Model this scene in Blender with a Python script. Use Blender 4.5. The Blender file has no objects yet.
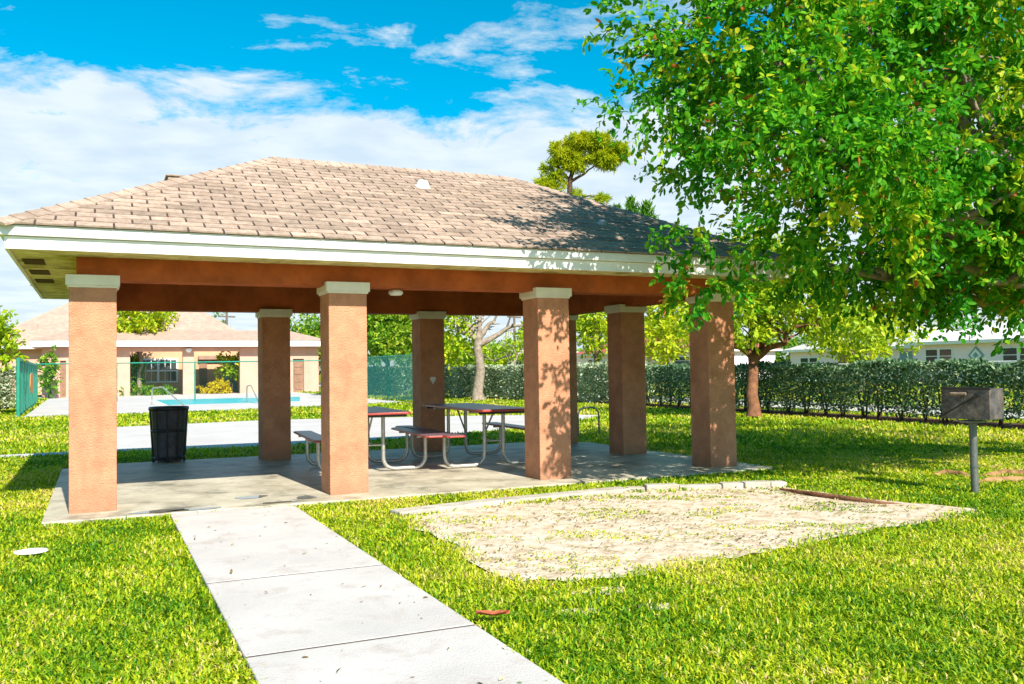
import bpy, math, random
import numpy as np
from mathutils import Vector, Matrix
random.seed(7); rng = np.random.default_rng(7)
R = math.radians
scene = bpy.context.scene
C = scene.collection

# ------------------------------------------------------------------ camera
F, PIT, ROL, YAW = 900.0, 0.0312, -0.0147, 0.4315
CAM = Vector((0.2384, -9.035, 1.277))
fw = Vector((math.sin(YAW)*math.cos(PIT), math.cos(YAW)*math.cos(PIT), math.sin(PIT)))
_r = Vector((math.cos(YAW), -math.sin(YAW), 0)); _u = _r.cross(fw)
rt = _r*math.cos(ROL) + _u*math.sin(ROL); up = -_r*math.sin(ROL) + _u*math.cos(ROL)
cd = bpy.data.cameras.new('camera'); cam = bpy.data.objects.new('camera', cd); C.objects.link(cam)
M = Matrix((rt, up, -fw)).transposed().to_4x4(); M.translation = CAM
cam.matrix_world = M
cd.sensor_width = 36; cd.lens = F*36/1024; cd.clip_end = 4000; cd.clip_start = .05
scene.camera = cam

def at(px, py, d):
    """world point seen at a pixel of the survey photo, d metres deep"""
    return CAM + (fw + rt*((px-512)/F) - up*((py-342)/F))*d
def gr(px, py, z=0.0):
    d = fw + rt*((px-512)/F) - up*((py-342)/F)
    t = (z-CAM.z)/d.z
    return CAM + d*t

# ------------------------------------------------------------------ materials
MATS = {}
def nodes(m):
    m.use_nodes = True
    return m.node_tree.nodes, m.node_tree.links
def mat(name, col, rough=.7, var=.15, scale=6, bump=0, bscale=60, spec=.3, metal=0, col2=None, stain=None, sscale=1.2, samt=.5, coords='Object', tint=False):
    """noise-mottled principled material. col2 = second colour of the mottling; stain = third colour in large soft-edged spots"""
    m = bpy.data.materials.new(name); N, L = nodes(m); b = N['Principled BSDF']
    b.inputs['Roughness'].default_value = rough; b.inputs['Metallic'].default_value = metal
    b.inputs['Specular IOR Level'].default_value = spec
    tc = N.new('ShaderNodeTexCoord'); src = tc.outputs[coords]
    n = N.new('ShaderNodeTexNoise'); n.inputs['Scale'].default_value = scale; n.inputs['Detail'].default_value = 6
    n.inputs['Roughness'].default_value = .65
    L.new(src, n.inputs['Vector'])
    c2 = col2 or tuple(c*(1-var*2) for c in col)
    c1 = col if col2 else tuple(min(1, c*(1+var)) for c in col)
    r = N.new('ShaderNodeValToRGB'); L.new(n.outputs['Fac'], r.inputs['Fac'])
    r.color_ramp.elements[0].position = .35; r.color_ramp.elements[1].position = .65
    r.color_ramp.elements[0].color = (*c2, 1); r.color_ramp.elements[1].color = (*c1, 1)
    out = r.outputs['Color']
    if stain:
        s = N.new('ShaderNodeTexNoise'); s.inputs['Scale'].default_value = sscale; s.inputs['Detail'].default_value = 8
        s.inputs['Roughness'].default_value = .7; L.new(src, s.inputs['Vector'])
        sr = N.new('ShaderNodeValToRGB'); L.new(s.outputs['Fac'], sr.inputs['Fac'])
        sr.color_ramp.elements[0].position = .5; sr.color_ramp.elements[1].position = .66
        sr.color_ramp.elements[1].color = (samt, samt, samt, 1)
        mx = N.new('ShaderNodeMix'); mx.data_type = 'RGBA'
        L.new(sr.outputs['Color'], mx.inputs['Factor']); L.new(out, mx.inputs['A']); mx.inputs['B'].default_value = (*stain, 1)
        out = mx.outputs['Result']
    if tint:
        a = N.new('ShaderNodeAttribute'); a.attribute_name = 'tint'
        hs = N.new('ShaderNodeMix'); hs.data_type = 'RGBA'; hs.blend_type = 'MULTIPLY'; hs.inputs['Factor'].default_value = 1
        mr = N.new('ShaderNodeMapRange'); mr.inputs['To Min'].default_value = .72; mr.inputs['To Max'].default_value = 1.22
        L.new(a.outputs['Fac'], mr.inputs['Value'])
        L.new(out, hs.inputs['A']); L.new(mr.outputs['Result'], hs.inputs['B']); out = hs.outputs['Result']
    L.new(out, b.inputs['Base Color'])
    if bump:
        bn = N.new('ShaderNodeTexNoise'); bn.inputs['Scale'].default_value = bscale; bn.inputs['Detail'].default_value = 4
        L.new(src, bn.inputs['Vector'])
        bu = N.new('ShaderNodeBump'); bu.inputs['Strength'].default_value = bump; bu.inputs['Distance'].default_value = .02
        L.new(bn.outputs['Fac'], bu.inputs['Height']); L.new(bu.outputs['Normal'], b.inputs['Normal'])
    MATS[name] = m
    return m
def leafmat(name, cols, trans=.35, rough=.45, spec=.35):
    """leaf material: per-leaf tint picks from a ramp of leaf colours, part of the light passes through"""
    m = bpy.data.materials.new(name); N, L = nodes(m); b = N['Principled BSDF']; o = N['Material Output']
    a = N.new('ShaderNodeAttribute'); a.attribute_name = 'tint'
    r = N.new('ShaderNodeValToRGB'); L.new(a.outputs['Fac'], r.inputs['Fac'])
    e = r.color_ramp.elements
    while len(e) < len(cols): e.new(.5)
    for i, (p, c) in enumerate(cols): e[i].position = p; e[i].color = (*c, 1)
    L.new(r.outputs['Color'], b.inputs['Base Color']); b.inputs['Roughness'].default_value = rough
    b.inputs['Specular IOR Level'].default_value = spec
    t = N.new('ShaderNodeBsdfTranslucent'); L.new(r.outputs['Color'], t.inputs['Color'])
    mx = N.new('ShaderNodeMixShader'); mx.inputs['Fac'].default_value = trans
    L.new(b.outputs[0], mx.inputs[1]); L.new(t.outputs[0], mx.inputs[2]); L.new(mx.outputs[0], o.inputs['Surface'])
    MATS[name] = m
    return m
def screenmat(name, col, opacity):
    m = bpy.data.materials.new(name); N, L = nodes(m); b = N['Principled BSDF']; o = N['Material Output']
    b.inputs['Base Color'].default_value = (*col, 1); b.inputs['Roughness'].default_value = .6
    t = N.new('ShaderNodeBsdfTransparent'); mx = N.new('ShaderNodeMixShader'); mx.inputs['Fac'].default_value = opacity
    L.new(t.outputs[0], mx.inputs[1]); L.new(b.outputs[0], mx.inputs[2]); L.new(mx.outputs[0], o.inputs['Surface'])
    MATS[name] = m
    return m

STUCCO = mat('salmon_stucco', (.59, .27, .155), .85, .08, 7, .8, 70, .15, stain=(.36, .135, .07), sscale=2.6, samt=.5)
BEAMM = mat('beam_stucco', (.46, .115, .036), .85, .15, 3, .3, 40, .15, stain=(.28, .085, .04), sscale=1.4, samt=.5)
DARKWOOD = mat('stained_ceiling_boards', (.09, .025, .018), .8, .2, 4)
CREAM = mat('cream_painted_trim', (.80, .75, .66), .55, .04, 4, .08, 30, .3, stain=(.6, .54, .42), sscale=3, samt=.35)
WHITE = mat('white_painted_fascia', (.86, .85, .82), .45, .03, 3, 0, 30, .3, stain=(.6, .58, .5), sscale=2, samt=.25)
SOFFIT = mat('mildewed_soffit', (.85, .78, .42), .85, .2, 5, 0, 10, .1, col2=(.58, .50, .2), stain=(.2, .15, .06), sscale=3.5, samt=.7)
SHINGLE = mat('asphalt_shingle', (.41, .305, .235), .92, .14, 14, .4, 160, .1, stain=(.25, .175, .135), sscale=1.8, samt=.6, tint=True)
ROOFDECK = mat('roof_underlay', (.075, .05, .04), .95, .1, 6)
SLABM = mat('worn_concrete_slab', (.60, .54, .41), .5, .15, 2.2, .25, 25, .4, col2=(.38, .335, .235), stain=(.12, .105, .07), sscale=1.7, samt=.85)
PATHM = mat('pale_concrete', (.54, .50, .465), .85, .07, 1.6, .3, 90, .2, stain=(.37, .315, .28), sscale=3.2, samt=.7)
JOINT = mat('joint_dirt', (.12, .09, .07), .95, .2, 9)
DECKM = mat('pool_deck_concrete', (.52, .485, .46), .85, .05, .8, 0, 10, .2, stain=(.42, .37, .33), sscale=.5, samt=.4)
SAND = mat('sandy_dirt', (.66, .56, .45), .95, .12, 7, .5, 25, .05, col2=(.52, .40, .28), stain=(.28, .19, .08), sscale=6.5, samt=.8)
SOIL = mat('lawn_soil', (.24, .26, .010), .95, .25, 3, .4, 40, .05, col2=(.12, .16, .008), coords='Object')
DIRT = mat('dark_mulch', (.10, .055, .03), .95, .3, 12, .5, 40, .05)
ASPH = mat('street_asphalt', (.17, .165, .16), .9, .1, 3)
TAR = mat('red_coated_steel', (.42, .055, .04), .38, .2, 7, .1, 60, .5, stain=(.16, .05, .05), sscale=6, samt=.5)
TOPM = mat('sky_tinted_worn_tabletop', (.20, .13, .15), .34, .15, 9, .2, 90, .6, stain=(.33, .12, .11), sscale=4, samt=.6)  # worn red top; its purple-grey is sky reflection put into the colour
GALV = mat('galvanised_tube', (.46, .45, .41), .4, .12, 20, 0, 10, .5, metal=.55)
RUSTST = mat('sooty_grill_steel', (.13, .115, .11), .6, .3, 12, .3, 60, .4, metal=.4, stain=(.30, .20, .14), sscale=9, samt=.45)
POSTM = mat('grey_post_steel', (.17, .18, .17), .5, .15, 15, .1, 50, .5, metal=.5)
BLACKP = mat('black_plastic', (.10, .09, .10), .34, .2, 10, 0, 10, .5)
BLACKM = mat('black_coated_steel', (.012, .012, .014), .4, .1, 10, 0, 10, .5)
GREENM = mat('green_fence_steel', (.015, .26, .17), .5, .1, 6, 0, 10, .4)
GSCREEN = screenmat('green_windscreen', (.02, .36, .27), .5)
GLINK = screenmat('green_chain_link', (.02, .20, .15), .04)
WATER = mat('pool_water', (.015, .40, .43), .35, .05, .6, .1, 6, .15)
PUDDLE = mat('puddle_water', (.20, .19, .16), .06, .1, 3, 0, 10, .9)
POOLWALL = mat('peach_wall', (.62, .36, .27), .85, .06, 1.2, .2, 20, .1)
INNERW = mat('inner_peach_wall', (.66, .38, .22), .85, .06, 1.2)
TANROOF = mat('tan_shingle_roof', (.46, .31, .24), .9, .1, 3, 0, 10, .1, stain=(.36, .24, .19), sscale=.6, samt=.5)
DOORM = mat('brown_panel_door', (.30, .16, .10), .6, .1, 4)
GLASS = mat('dark_window_glass', (.05, .06, .065), .08, .1, 2, 0, 10, .8)
WFRAME = mat('white_window_frame', (.82, .82, .80), .5, .02, 2)
HWALL = mat('pale_pink_house_wall', (.93, .77, .84), .85, .02, .6)
HWALL2 = mat('cream_house_wall', (.62, .52, .30), .85, .04, .6)
HROOF = mat('white_tile_roof', (.72, .69, .64), .8, .05, 2, .3, 12, .2)
HROOFG = mat('pale_grey_tile_roof', (.56, .53, .47), .8, .08, 2, .3, 12, .2)
REDROOF = mat('red_tile_roof', (.42, .12, .08), .8, .1, 2)
BLUEG = mat('blue_grey_trim', (.22, .36, .40), .7, .05, 2)
BARKG = mat('pale_grey_bark', (.38, .31, .25), .9, .2, 8, .8, 30, .1, col2=(.20, .15, .11))
BARKB = mat('reddish_brown_bark', (.26, .12, .06), .9, .2, 8, .8, 30, .1, col2=(.13, .06, .035))
BARKD = mat('dark_bark', (.10, .065, .04), .9, .2, 8, .6, 30, .1)
ROOTM = mat('brown_root', (.36, .20, .09), .9, .3, 10, .5, 30, .1)  # brown of the root itself
POLEW = mat('weathered_pole', (.17, .13, .10), .9, .1, 4)
ORANGE = mat('orange_sign_face', (.70, .25, .06), .6, .1, 4)
FALLEN = mat('dry_red_leaf', (.42, .11, .05), .7, .2, 20)
STONEM = mat('weathered_white_disc', (.70, .68, .66), .8, .06, 9)
YFLOW = leafmat('yellow_flowers', [(0, (.5, .42, .01)), (1, (.7, .55, .02))])
BIGLEAF = leafmat('glossy_green_leaf', [(0, (.015, .13, .006)), (.4, (.05, .30, .010)), (.68, (.16, .46, .014)), (.85, (.46, .60, .02)), (.975, (.62, .60, .03)), (1, (.62, .16, .03))], .5, .5, .22)
YELLEAF = leafmat('yellow_green_leaf', [(0, (.12, .28, .008)), (.45, (.40, .55, .014)), (1, (.68, .66, .02))], .45)
MIDLEAF = leafmat('mid_green_leaf', [(0, (.04, .17, .01)), (.6, (.16, .34, .015)), (1, (.42, .50, .03))], .4)
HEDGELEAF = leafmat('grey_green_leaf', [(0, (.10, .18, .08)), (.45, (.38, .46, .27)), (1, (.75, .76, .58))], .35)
HEDGEDK = leafmat('shade_darkened_leaf', [(0, (.02, .08, .025)), (.5, (.10, .21, .08)), (1, (.50, .58, .34))], .3)  # darker copy of the hedge leaf: the tree's shade is put into the colour
NEEDLE = leafmat('pine_needle', [(0, (.12, .24, .008)), (.5, (.36, .48, .012)), (1, (.62, .62, .02))], .4, .6, .1)
GRASSM = leafmat('grass_blade', [(0, (.03, .15, .003)), (.3, (.15, .34, .006)), (.6, (.44, .54, .010)), (.86, (.70, .68, .03)), (1, (.78, .60, .24))], .45, .5, .25)

def splash(m, height=.22, col=(.20, .13, .08)):
    """soil splashed on the foot of a wall: ragged brown stain close to the ground"""
    N, L = nodes(m); b = N['Principled BSDF']; src = b.inputs['Base Color'].links[0].from_socket
    g = N.new('ShaderNodeNewGeometry'); sp = N.new('ShaderNodeSeparateXYZ'); L.new(g.outputs['Position'], sp.inputs[0])
    n = N.new('ShaderNodeTexNoise'); n.inputs['Scale'].default_value = 14; n.inputs['Detail'].default_value = 8; L.new(g.outputs['Position'], n.inputs['Vector'])
    a = N.new('ShaderNodeMath'); a.operation = 'MULTIPLY_ADD'; L.new(n.outputs['Fac'], a.inputs[0]); a.inputs[1].default_value = -.45; L.new(sp.outputs[2], a.inputs[2])
    r = N.new('ShaderNodeMapRange'); L.new(a.outputs[0], r.inputs['Value']); r.inputs['From Min'].default_value = -.22; r.inputs['From Max'].default_value = height-.22; r.inputs['To Min'].default_value = .6; r.inputs['To Max'].default_value = 0
    x = N.new('ShaderNodeMix'); x.data_type = 'RGBA'; L.new(r.outputs['Result'], x.inputs['Factor']); L.new(src, x.inputs['A']); x.inputs['B'].default_value = (*col, 1)
    L.new(x.outputs['Result'], b.inputs['Base Color'])
splash(STUCCO)

# ------------------------------------------------------------------ mesh helpers
class MB:
    def __init__(s): s.v = []; s.f = []; s.t = []; s.sm = []; s.mi = []
    def add(s, vs, fs, tint=.5, smooth=False, mi=0):
        o = len(s.v); s.v += [tuple(v) for v in vs]
        for f in fs: s.f.append([i+o for i in f]); s.t.append(tint); s.sm.append(smooth); s.mi.append(mi)
        return s
    def box(s, x0, x1, y0, y1, z0, z1, mx=None, **k):
        vs = [Vector((x, y, z)) for z in (z0, z1) for x, y in ((x0, y0), (x1, y0), (x1, y1), (x0, y1))]
        if mx is not None: vs = [mx @ v for v in vs]
        return s.add(vs, [(3, 2, 1, 0), (4, 5, 6, 7), (0, 1, 5, 4), (1, 2, 6, 5), (2, 3, 7, 6), (3, 0, 4, 7)], **k)
    def prism(s, poly, z0, z1, **k):
        n = len(poly)
        vs = [(x, y, z0) for x, y in poly] + [(x, y, z1) for x, y in poly]
        a = sum(poly[i][0]*poly[(i+1) % n][1]-poly[(i+1) % n][0]*poly[i][1] for i in range(n))
        fs = [list(range(n))[::-1], list(range(n, 2*n))] + [(i, (i+1) % n, (i+1) % n+n, i+n) for i in range(n)]
        if a < 0: fs = [f[::-1] for f in map(list, fs)]
        return s.add(vs, fs, **k)
    def sheet(s, poly, z, **k):
        n = len(poly); a = sum(poly[i][0]*poly[(i+1) % n][1]-poly[(i+1) % n][0]*poly[i][1] for i in range(n))
        o = list(range(n)) if a > 0 else list(range(n))[::-1]
        return s.add([(x, y, z) for x, y in poly], [o], **k)
    def tube(s, pts, rad, n=8, cap=True, **k):
        pts = [Vector(p) for p in pts]
        if not hasattr(rad, '__len__'): rad = [rad]*len(pts)
        o = []; prev = None; vs = []
        for i, p in enumerate(pts):
            d = (pts[min(i+1, len(pts)-1)] - pts[max(i-1, 0)]).normalized()
            if prev is None:
                a = d.orthogonal().normalized()
            else:
                a = (prev - d*prev.dot(d))
                a = a.normalized() if a.length > 1e-6 else d.orthogonal().normalized()
            prev = a; b = d.cross(a)
            for j in range(n):
                t = 2*math.pi*j/n; vs.append(p + (a*math.cos(t)+b*math.sin(t))*rad[i])
        fs = []
        for i in range(len(pts)-1):
            for j in range(n):
                fs.append((i*n+j, i*n+(j+1) % n, (i+1)*n+(j+1) % n, (i+1)*n+j))
        k.setdefault('smooth', True)
        s.add(vs, fs, **k)
        if cap:
            k['smooth'] = False; m = (len(pts)-1)*n
            s.add(vs[:n], [tuple(range(n))[::-1]], **k); s.add(vs[m:], [tuple(range(n))], **k)
        return s
    def lathe(s, prof, n=24, c=(0, 0), **k):
        vs = [(c[0]+r*math.cos(2*math.pi*j/n), c[1]+r*math.sin(2*math.pi*j/n), z) for r, z in prof for j in range(n)]
        fs = [(i*n+j, i*n+(j+1) % n, (i+1)*n+(j+1) % n, (i+1)*n+j) for i in range(len(prof)-1) for j in range(n)]
        k.setdefault('smooth', True)
        return s.add(vs, fs, **k)
    def build(s, name, m, parent=None, bevel=0, loc=None):
        me = bpy.data.meshes.new(name); me.from_pydata(s.v, [], s.f)
        for mm in (m if isinstance(m, (list, tuple)) else [m]): me.materials.append(mm)
        me.polygons.foreach_set('use_smooth', s.sm); me.polygons.foreach_set('material_index', s.mi)
        a = me.attributes.new('tint', 'FLOAT', 'FACE'); a.data.foreach_set('value', s.t)
        me.update()
        o = bpy.data.objects.new(name, me); C.objects.link(o)
        if parent: o.parent = parent
        if loc: o.location = loc
        if bevel:
            b = o.modifiers.new('bevel', 'BEVEL'); b.width = bevel; b.segments = 2; b.limit_method = 'ANGLE'
        return o
def fastmesh(name, V, Fq, tint, m, parent=None):
    """V (n,3) array, Fq list of (array of faces with k corners), tint per face in the same order"""
    me = bpy.data.meshes.new(name)
    loops = np.concatenate([f.ravel() for f in Fq]); tot = np.concatenate([np.full(len(f), f.shape[1]) for f in Fq])
    me.vertices.add(len(V)); me.vertices.foreach_set('co', V.astype(np.float32).ravel())
    me.loops.add(len(loops)); me.loops.foreach_set('vertex_index', loops.astype(np.int32))
    me.polygons.add(len(tot)); st = np.concatenate([[0], np.cumsum(tot)[:-1]])
    me.polygons.foreach_set('loop_start', st.astype(np.int32)); me.polygons.foreach_set('loop_total', tot.astype(np.int32))
    me.materials.append(m)
    a = me.attributes.new('tint', 'FLOAT', 'FACE'); a.data.foreach_set('value', tint.astype(np.float32))
    me.update(calc_edges=True); me.validate()
    o = bpy.data.objects.new(name, me); C.objects.link(o)
    if parent: o.parent = parent
    return o
def tag(o, label, cat, group=None):
    o['label'] = label; o['category'] = cat
    if group: o['group'] = group
    return o
def thing(name, label, cat, loc=(0, 0, 0), rz=0, group=None):
    o = bpy.data.objects.new(name, None); C.objects.link(o); o.location = loc; o.rotation_euler = (0, 0, rz)
    o.empty_display_size = .2
    return tag(o, label, cat, group)
def struct(o): o['kind'] = 'structure'; return o
def stuff(o): o['kind'] = 'stuff'; return o

def leaves(P, D, size, tint, name, m, parent, fold=.25, wr=.45, up_bias=.5):
    """P leaf bases (n,3), D pointing directions, one folded 4-vertex leaf each"""
    n = len(P); D = D/np.linalg.norm(D, axis=1)[:, None]
    U = rng.normal(size=(n, 3)); U[:, 2] += up_bias*2.5
    S = np.cross(D, U); S /= np.linalg.norm(S, axis=1)[:, None]+1e-9
    Nn = np.cross(S, D)
    sz = size[:, None]
    V = np.empty((n, 6, 3)); tipd = Nn*sz*fold*.35
    V[:, 0] = P; V[:, 3] = P + D*sz - tipd
    for a, b, sg in ((1, 2, 1), (5, 4, -1)):
        V[:, a] = P + D*sz*.34 + S*sz*wr*.46*sg + Nn*sz*fold*.22
        V[:, b] = P + D*sz*.74 + S*sz*wr*.40*sg + Nn*sz*fold*.12 - tipd*.4
    b = np.arange(n)*6
    f = np.concatenate([np.stack([b, b+1, b+2, b+3], 1), np.stack([b, b+3, b+4, b+5], 1)])
    return fastmesh(name, V.reshape(-1, 3), [f], np.concatenate([tint, tint]), m, parent)

def sphere_dirs(n):
    v = rng.normal(size=(n, 3)); return v/np.linalg.norm(v, axis=1)[:, None]

def crown_sub(B, w, n_twigs, per, size, name, m, parent, droop, twig, tintshift, wr, sub):
    """as crown, but the twigs gather in leafy clumps with open gaps between them"""
    kc = rng.choice(len(B), sub, p=w); dc = sphere_dirs(sub); dc[:, 2] = dc[:, 2]*.9
    Cc = B[kc, :3] + dc*B[kc, 3:6]*(.35+.65*rng.random(sub)**.6)[:, None]; rc = .17+.17*rng.random(sub); tc = rng.normal(size=sub)*.14
    k = rng.integers(0, sub, n_twigs); d = sphere_dirs(n_twigs)
    T = Cc[k] + d*(rc[k]*(.25+.75*rng.random(n_twigs)))[:, None]*np.array([1.15, 1.15, .7])
    D = d*.7 + dc[k]*.8 + rng.normal(size=(n_twigs, 3))*.3; D[:, 2] -= droop; D /= np.linalg.norm(D, axis=1)[:, None]
    t = np.tile(np.linspace(0, 1, per), n_twigs); T2 = np.repeat(T, per, 0); D2 = np.repeat(D, per, 0)
    P = T2 + D2*(t*twig)[:, None] + rng.normal(size=(n_twigs*per, 3))*twig*.05
    P[:, 2] -= np.repeat(rng.random(n_twigs), per)*.10*t**2
    LD = D2*.7 + rng.normal(size=(n_twigs*per, 3))*.6; LD[:, 2] -= droop
    tint = np.clip(.46 + tintshift + np.repeat(tc[k], per) + t*.10 + rng.normal(size=len(P))*.15, 0, .97)
    tint[rng.random(len(P)) < .012] = 1
    return leaves(P, LD, size*(.6+.6*rng.random(len(P))), tint, name, m, parent, wr=wr)

def crown(blobs, n_twigs, per, size, name, m, parent, shell=.55, droop=.25, twig=.35, tintshift=0, wr=.45, sub=0):
    """Leaf twigs spread in a set of ellipsoids (cx,cy,cz,rx,ry,rz,weight), denser towards the outside"""
    B = np.array(blobs, float); w = B[:, 6]*np.cbrt(B[:, 3]*B[:, 4]*B[:, 5])**2; w /= w.sum()
    k = rng.choice(len(B), n_twigs, p=w)
    if sub:
        return crown_sub(B, w, n_twigs, per, size, name, m, parent, droop, twig, tintshift, wr, sub)
    d = sphere_dirs(n_twigs)
    rad = shell + (1-shell)*rng.random(n_twigs)**.7
    lump = 1 + .16*np.sin(d[:, 0]*5+k*1.7)+.12*np.sin(d[:, 1]*7+k)+.10*np.sin(d[:, 2]*9+k*2.3)
    T = B[k, :3] + d*B[k, 3:6]*(rad*lump)[:, None]
    D = d + rng.normal(size=(n_twigs, 3))*.5; D[:, 2] -= droop; D /= np.linalg.norm(D, axis=1)[:, None]
    ct = rng.normal(size=n_twigs)*.16
    t = np.tile(np.linspace(0, 1, per), n_twigs); T2 = np.repeat(T, per, 0); D2 = np.repeat(D, per, 0)
    P = T2 + D2*(t*twig)[:, None] + rng.normal(size=(n_twigs*per, 3))*twig*.06
    side = rng.normal(size=(n_twigs*per, 3))
    LD = D2*.6 + side*.75; LD[:, 2] -= droop
    tint = np.clip(.48 + tintshift + np.repeat(ct, per) + rng.normal(size=len(P))*.17, 0, 1)
    sz = size*(.65+.6*rng.random(len(P)))
    return leaves(P, LD, sz, tint, name, m, parent, wr=wr)

def wob(a, b, n, amp, seed=0):
    rr = random.Random(seed); a = Vector(a); b = Vector(b); L = (b-a).length
    pts = []
    for i in range(n+1):
        t = i/n; e = math.sin(math.pi*t)*amp*L
        pts.append(a.lerp(b, t) + Vector((rr.uniform(-1, 1), rr.uniform(-1, 1), rr.uniform(-.5, 1)))*e)
    return pts

def tree(name, label, base, fork, trunk_r, blobs, n_twigs, per, size, leafm, bark, group=None, shell=.55, droop=.25, twig=.35, ts=0, limbs=None, seed=1, wr=.45, crown_name='crown', sub=0, side=.45):
    t = thing(name, label, 'tree', base, 0, group)
    bx, by, bz = base
    m = MB(); fk = Vector(fork)-Vector(base)
    p = wob((0, 0, -.05), fk, 6, .03, seed)
    m.tube(p, [trunk_r*(1.35 if i == 0 else 1.0-.3*i/6) for i in range(7)], 10)
    tg = limbs or [b[:3] for b in blobs]
    rr = random.Random(seed)
    for i, g in enumerate(tg):
        e = Vector(g)-Vector(base)
        q = wob(fk*(.8+.2*rr.random()), e, 7, .06, seed+i*3)
        m.tube(q, [trunk_r*.62*(1-.85*j/7)+.004 for j in range(8)], 7)
        for j in range(5):
            s = q[3+j % 4]; e2 = s+Vector((rr.uniform(-1, 1), rr.uniform(-1, 1), rr.uniform(-.3, .9)))*(e-fk).length*side
            m.tube(wob(s, e2, 4, .08, seed+i*7+j), [trunk_r*.22*(1-.85*k/4)+.003 for k in range(5)], 5)
    m.build('trunk', bark, t)
    bl = [(b[0]-bx, b[1]-by, b[2]-bz)+tuple(b[3:7]) for b in blobs]
    crown(bl, n_twigs, per, size, crown_name, leafm, t, shell, droop, twig, ts, wr, sub)
    return t

# ------------------------------------------------------------------ ground
def inside(poly, X, Y):
    r = np.zeros(len(X), bool); n = len(poly)
    for i in range(n):
        x1, y1 = poly[i]; x2, y2 = poly[(i+1) % n]
        c = ((y1 > Y) != (y2 > Y)) & (X < (x2-x1)*(Y-y1)/((y2-y1) or 1e-9)+x1)
        r ^= c
    return r
g = MB(); g.sheet([(-1500, -300), (1500, -300), (1500, 2500), (-1500, 2500)], 0)
struct(g.build('lawn_ground', SOIL))
WALK = [(.825, -12), (1.92, -12), (1.92, -.42), (.825, -.42)]
w = MB()
ys = [-12, -9.4, -7.95, -6.4, -4.91, -3.36, -.405]
for a, b in zip(ys[:-1], ys[1:]):
    w.box(.825, 1.92, a+.009, b-.009, -.1, .035)
struct(w.build('concrete_walkway', PATHM, bevel=.008))
struct(MB().box(.828, 1.917, -12, -.41, -.12, .0325).build('walkway_joints', JOINT))
SLAB = [(-.2, -.39), (7.66, -.39), (7.75, -.3), (7.75, 4.2), (7.2, 4.86), (.25, 4.86), (-.2, 4.45)]
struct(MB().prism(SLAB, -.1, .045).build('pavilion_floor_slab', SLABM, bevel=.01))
# puddles
def blobpoly(cx, cy, rx, ry, n=22, seed=0, amp=.22, rot=0):
    rr = random.Random(seed); ph = [rr.uniform(0, 6.28) for _ in range(4)]
    out = []
    for i in range(n):
        a = 2*math.pi*i/n; q = 1+amp*(math.sin(2*a+ph[0])*.5+math.sin(3*a+ph[1])*.4+math.sin(5*a+ph[2])*.3+math.sin(8*a+ph[3])*.15)
        x = rx*q*math.cos(a); y = ry*q*math.sin(a)
        out.append((cx+x*math.cos(rot)-y*math.sin(rot), cy+x*math.sin(rot)+y*math.cos(rot)))
    return out
pm = MB()
for i, (px, py, rx, ry) in enumerate([(160, 511, .26, .08), (196, 509, .22, .07), (251, 497, .16, .10), (306, 497, .085, .13), (280, 502, .16, .05)]):
    c = gr(px, py, .049); pm.sheet(blobpoly(c.x, c.y, rx, ry, seed=i), .049)
struct(pm.build('rain_puddles', PUDDLE))
# rear pavement, thin side path, pool deck
PAVE = [(.25, 7.45), (3.0, 7.1), (6, 7.5), (9.5, 9.2), (12.8, 12.2), (12.2, 13.4), (9.5, 14.6), (4.55, 16.2), (.25, 15.3)]
struct(MB().sheet(PAVE, .012).build('rear_concrete_pavement', DECKM))
THIN = [(-14, 6.6), (.24, 7.4), (.24, 7.95), (-14, 7.2)]
struct(MB().sheet(THIN, .013).build('narrow_side_path', DECKM))
DECK = [(-1.9, 23.0), (4, 23.6), (12.0, 26.3), (12.25, 51.5), (14.6, 51.5), (14.6, 56), (-9, 56), (-9, 52), (-2.35, 50)]
struct(MB().sheet(DECK, .012).build('pool_deck', DECKM))
pa = [gr(x, y) for x, y in ((155, 400.3), (168, 405.5), (270, 402.6), (300, 401.5), (300, 397.0), (262, 397.8))]
POOL = [(p.x, p.y) for p in pa]
struct(MB().sheet(POOL, .02).build('swimming_pool_water', WATER))
pcx = sum(p[0] for p in POOL)/len(POOL); pcy = sum(p[1] for p in POOL)/len(POOL)
struct(MB().sheet([(p[0]+(.35 if p[0] > pcx else -.35), p[1]+(.35 if p[1] > pcy else -.35)) for p in POOL], .016).build('pool_coping', WHITE))
# street beyond the hedge
struct(MB().sheet([(20.5, -60), (27.5, -60), (27.5, 160), (20.5, 160)], .012).build('street', ASPH))
struct(MB().box(18.6, 20.2, -60, 160, -.1, .06).build('street_pavement', DECKM))
struct(MB().box(20.2, 20.45, -60, 160, -.1, .13).build('street_kerb', DECKM))
MULCH = [(15.95, -6), (17.3, -6), (18.3, 20), (17.2, 32), (15.5, 32), (16.6, 20), (16.1, 9.5)]
struct(MB().sheet(MULCH, .014).build('hedge_bed', DIRT))
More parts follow.
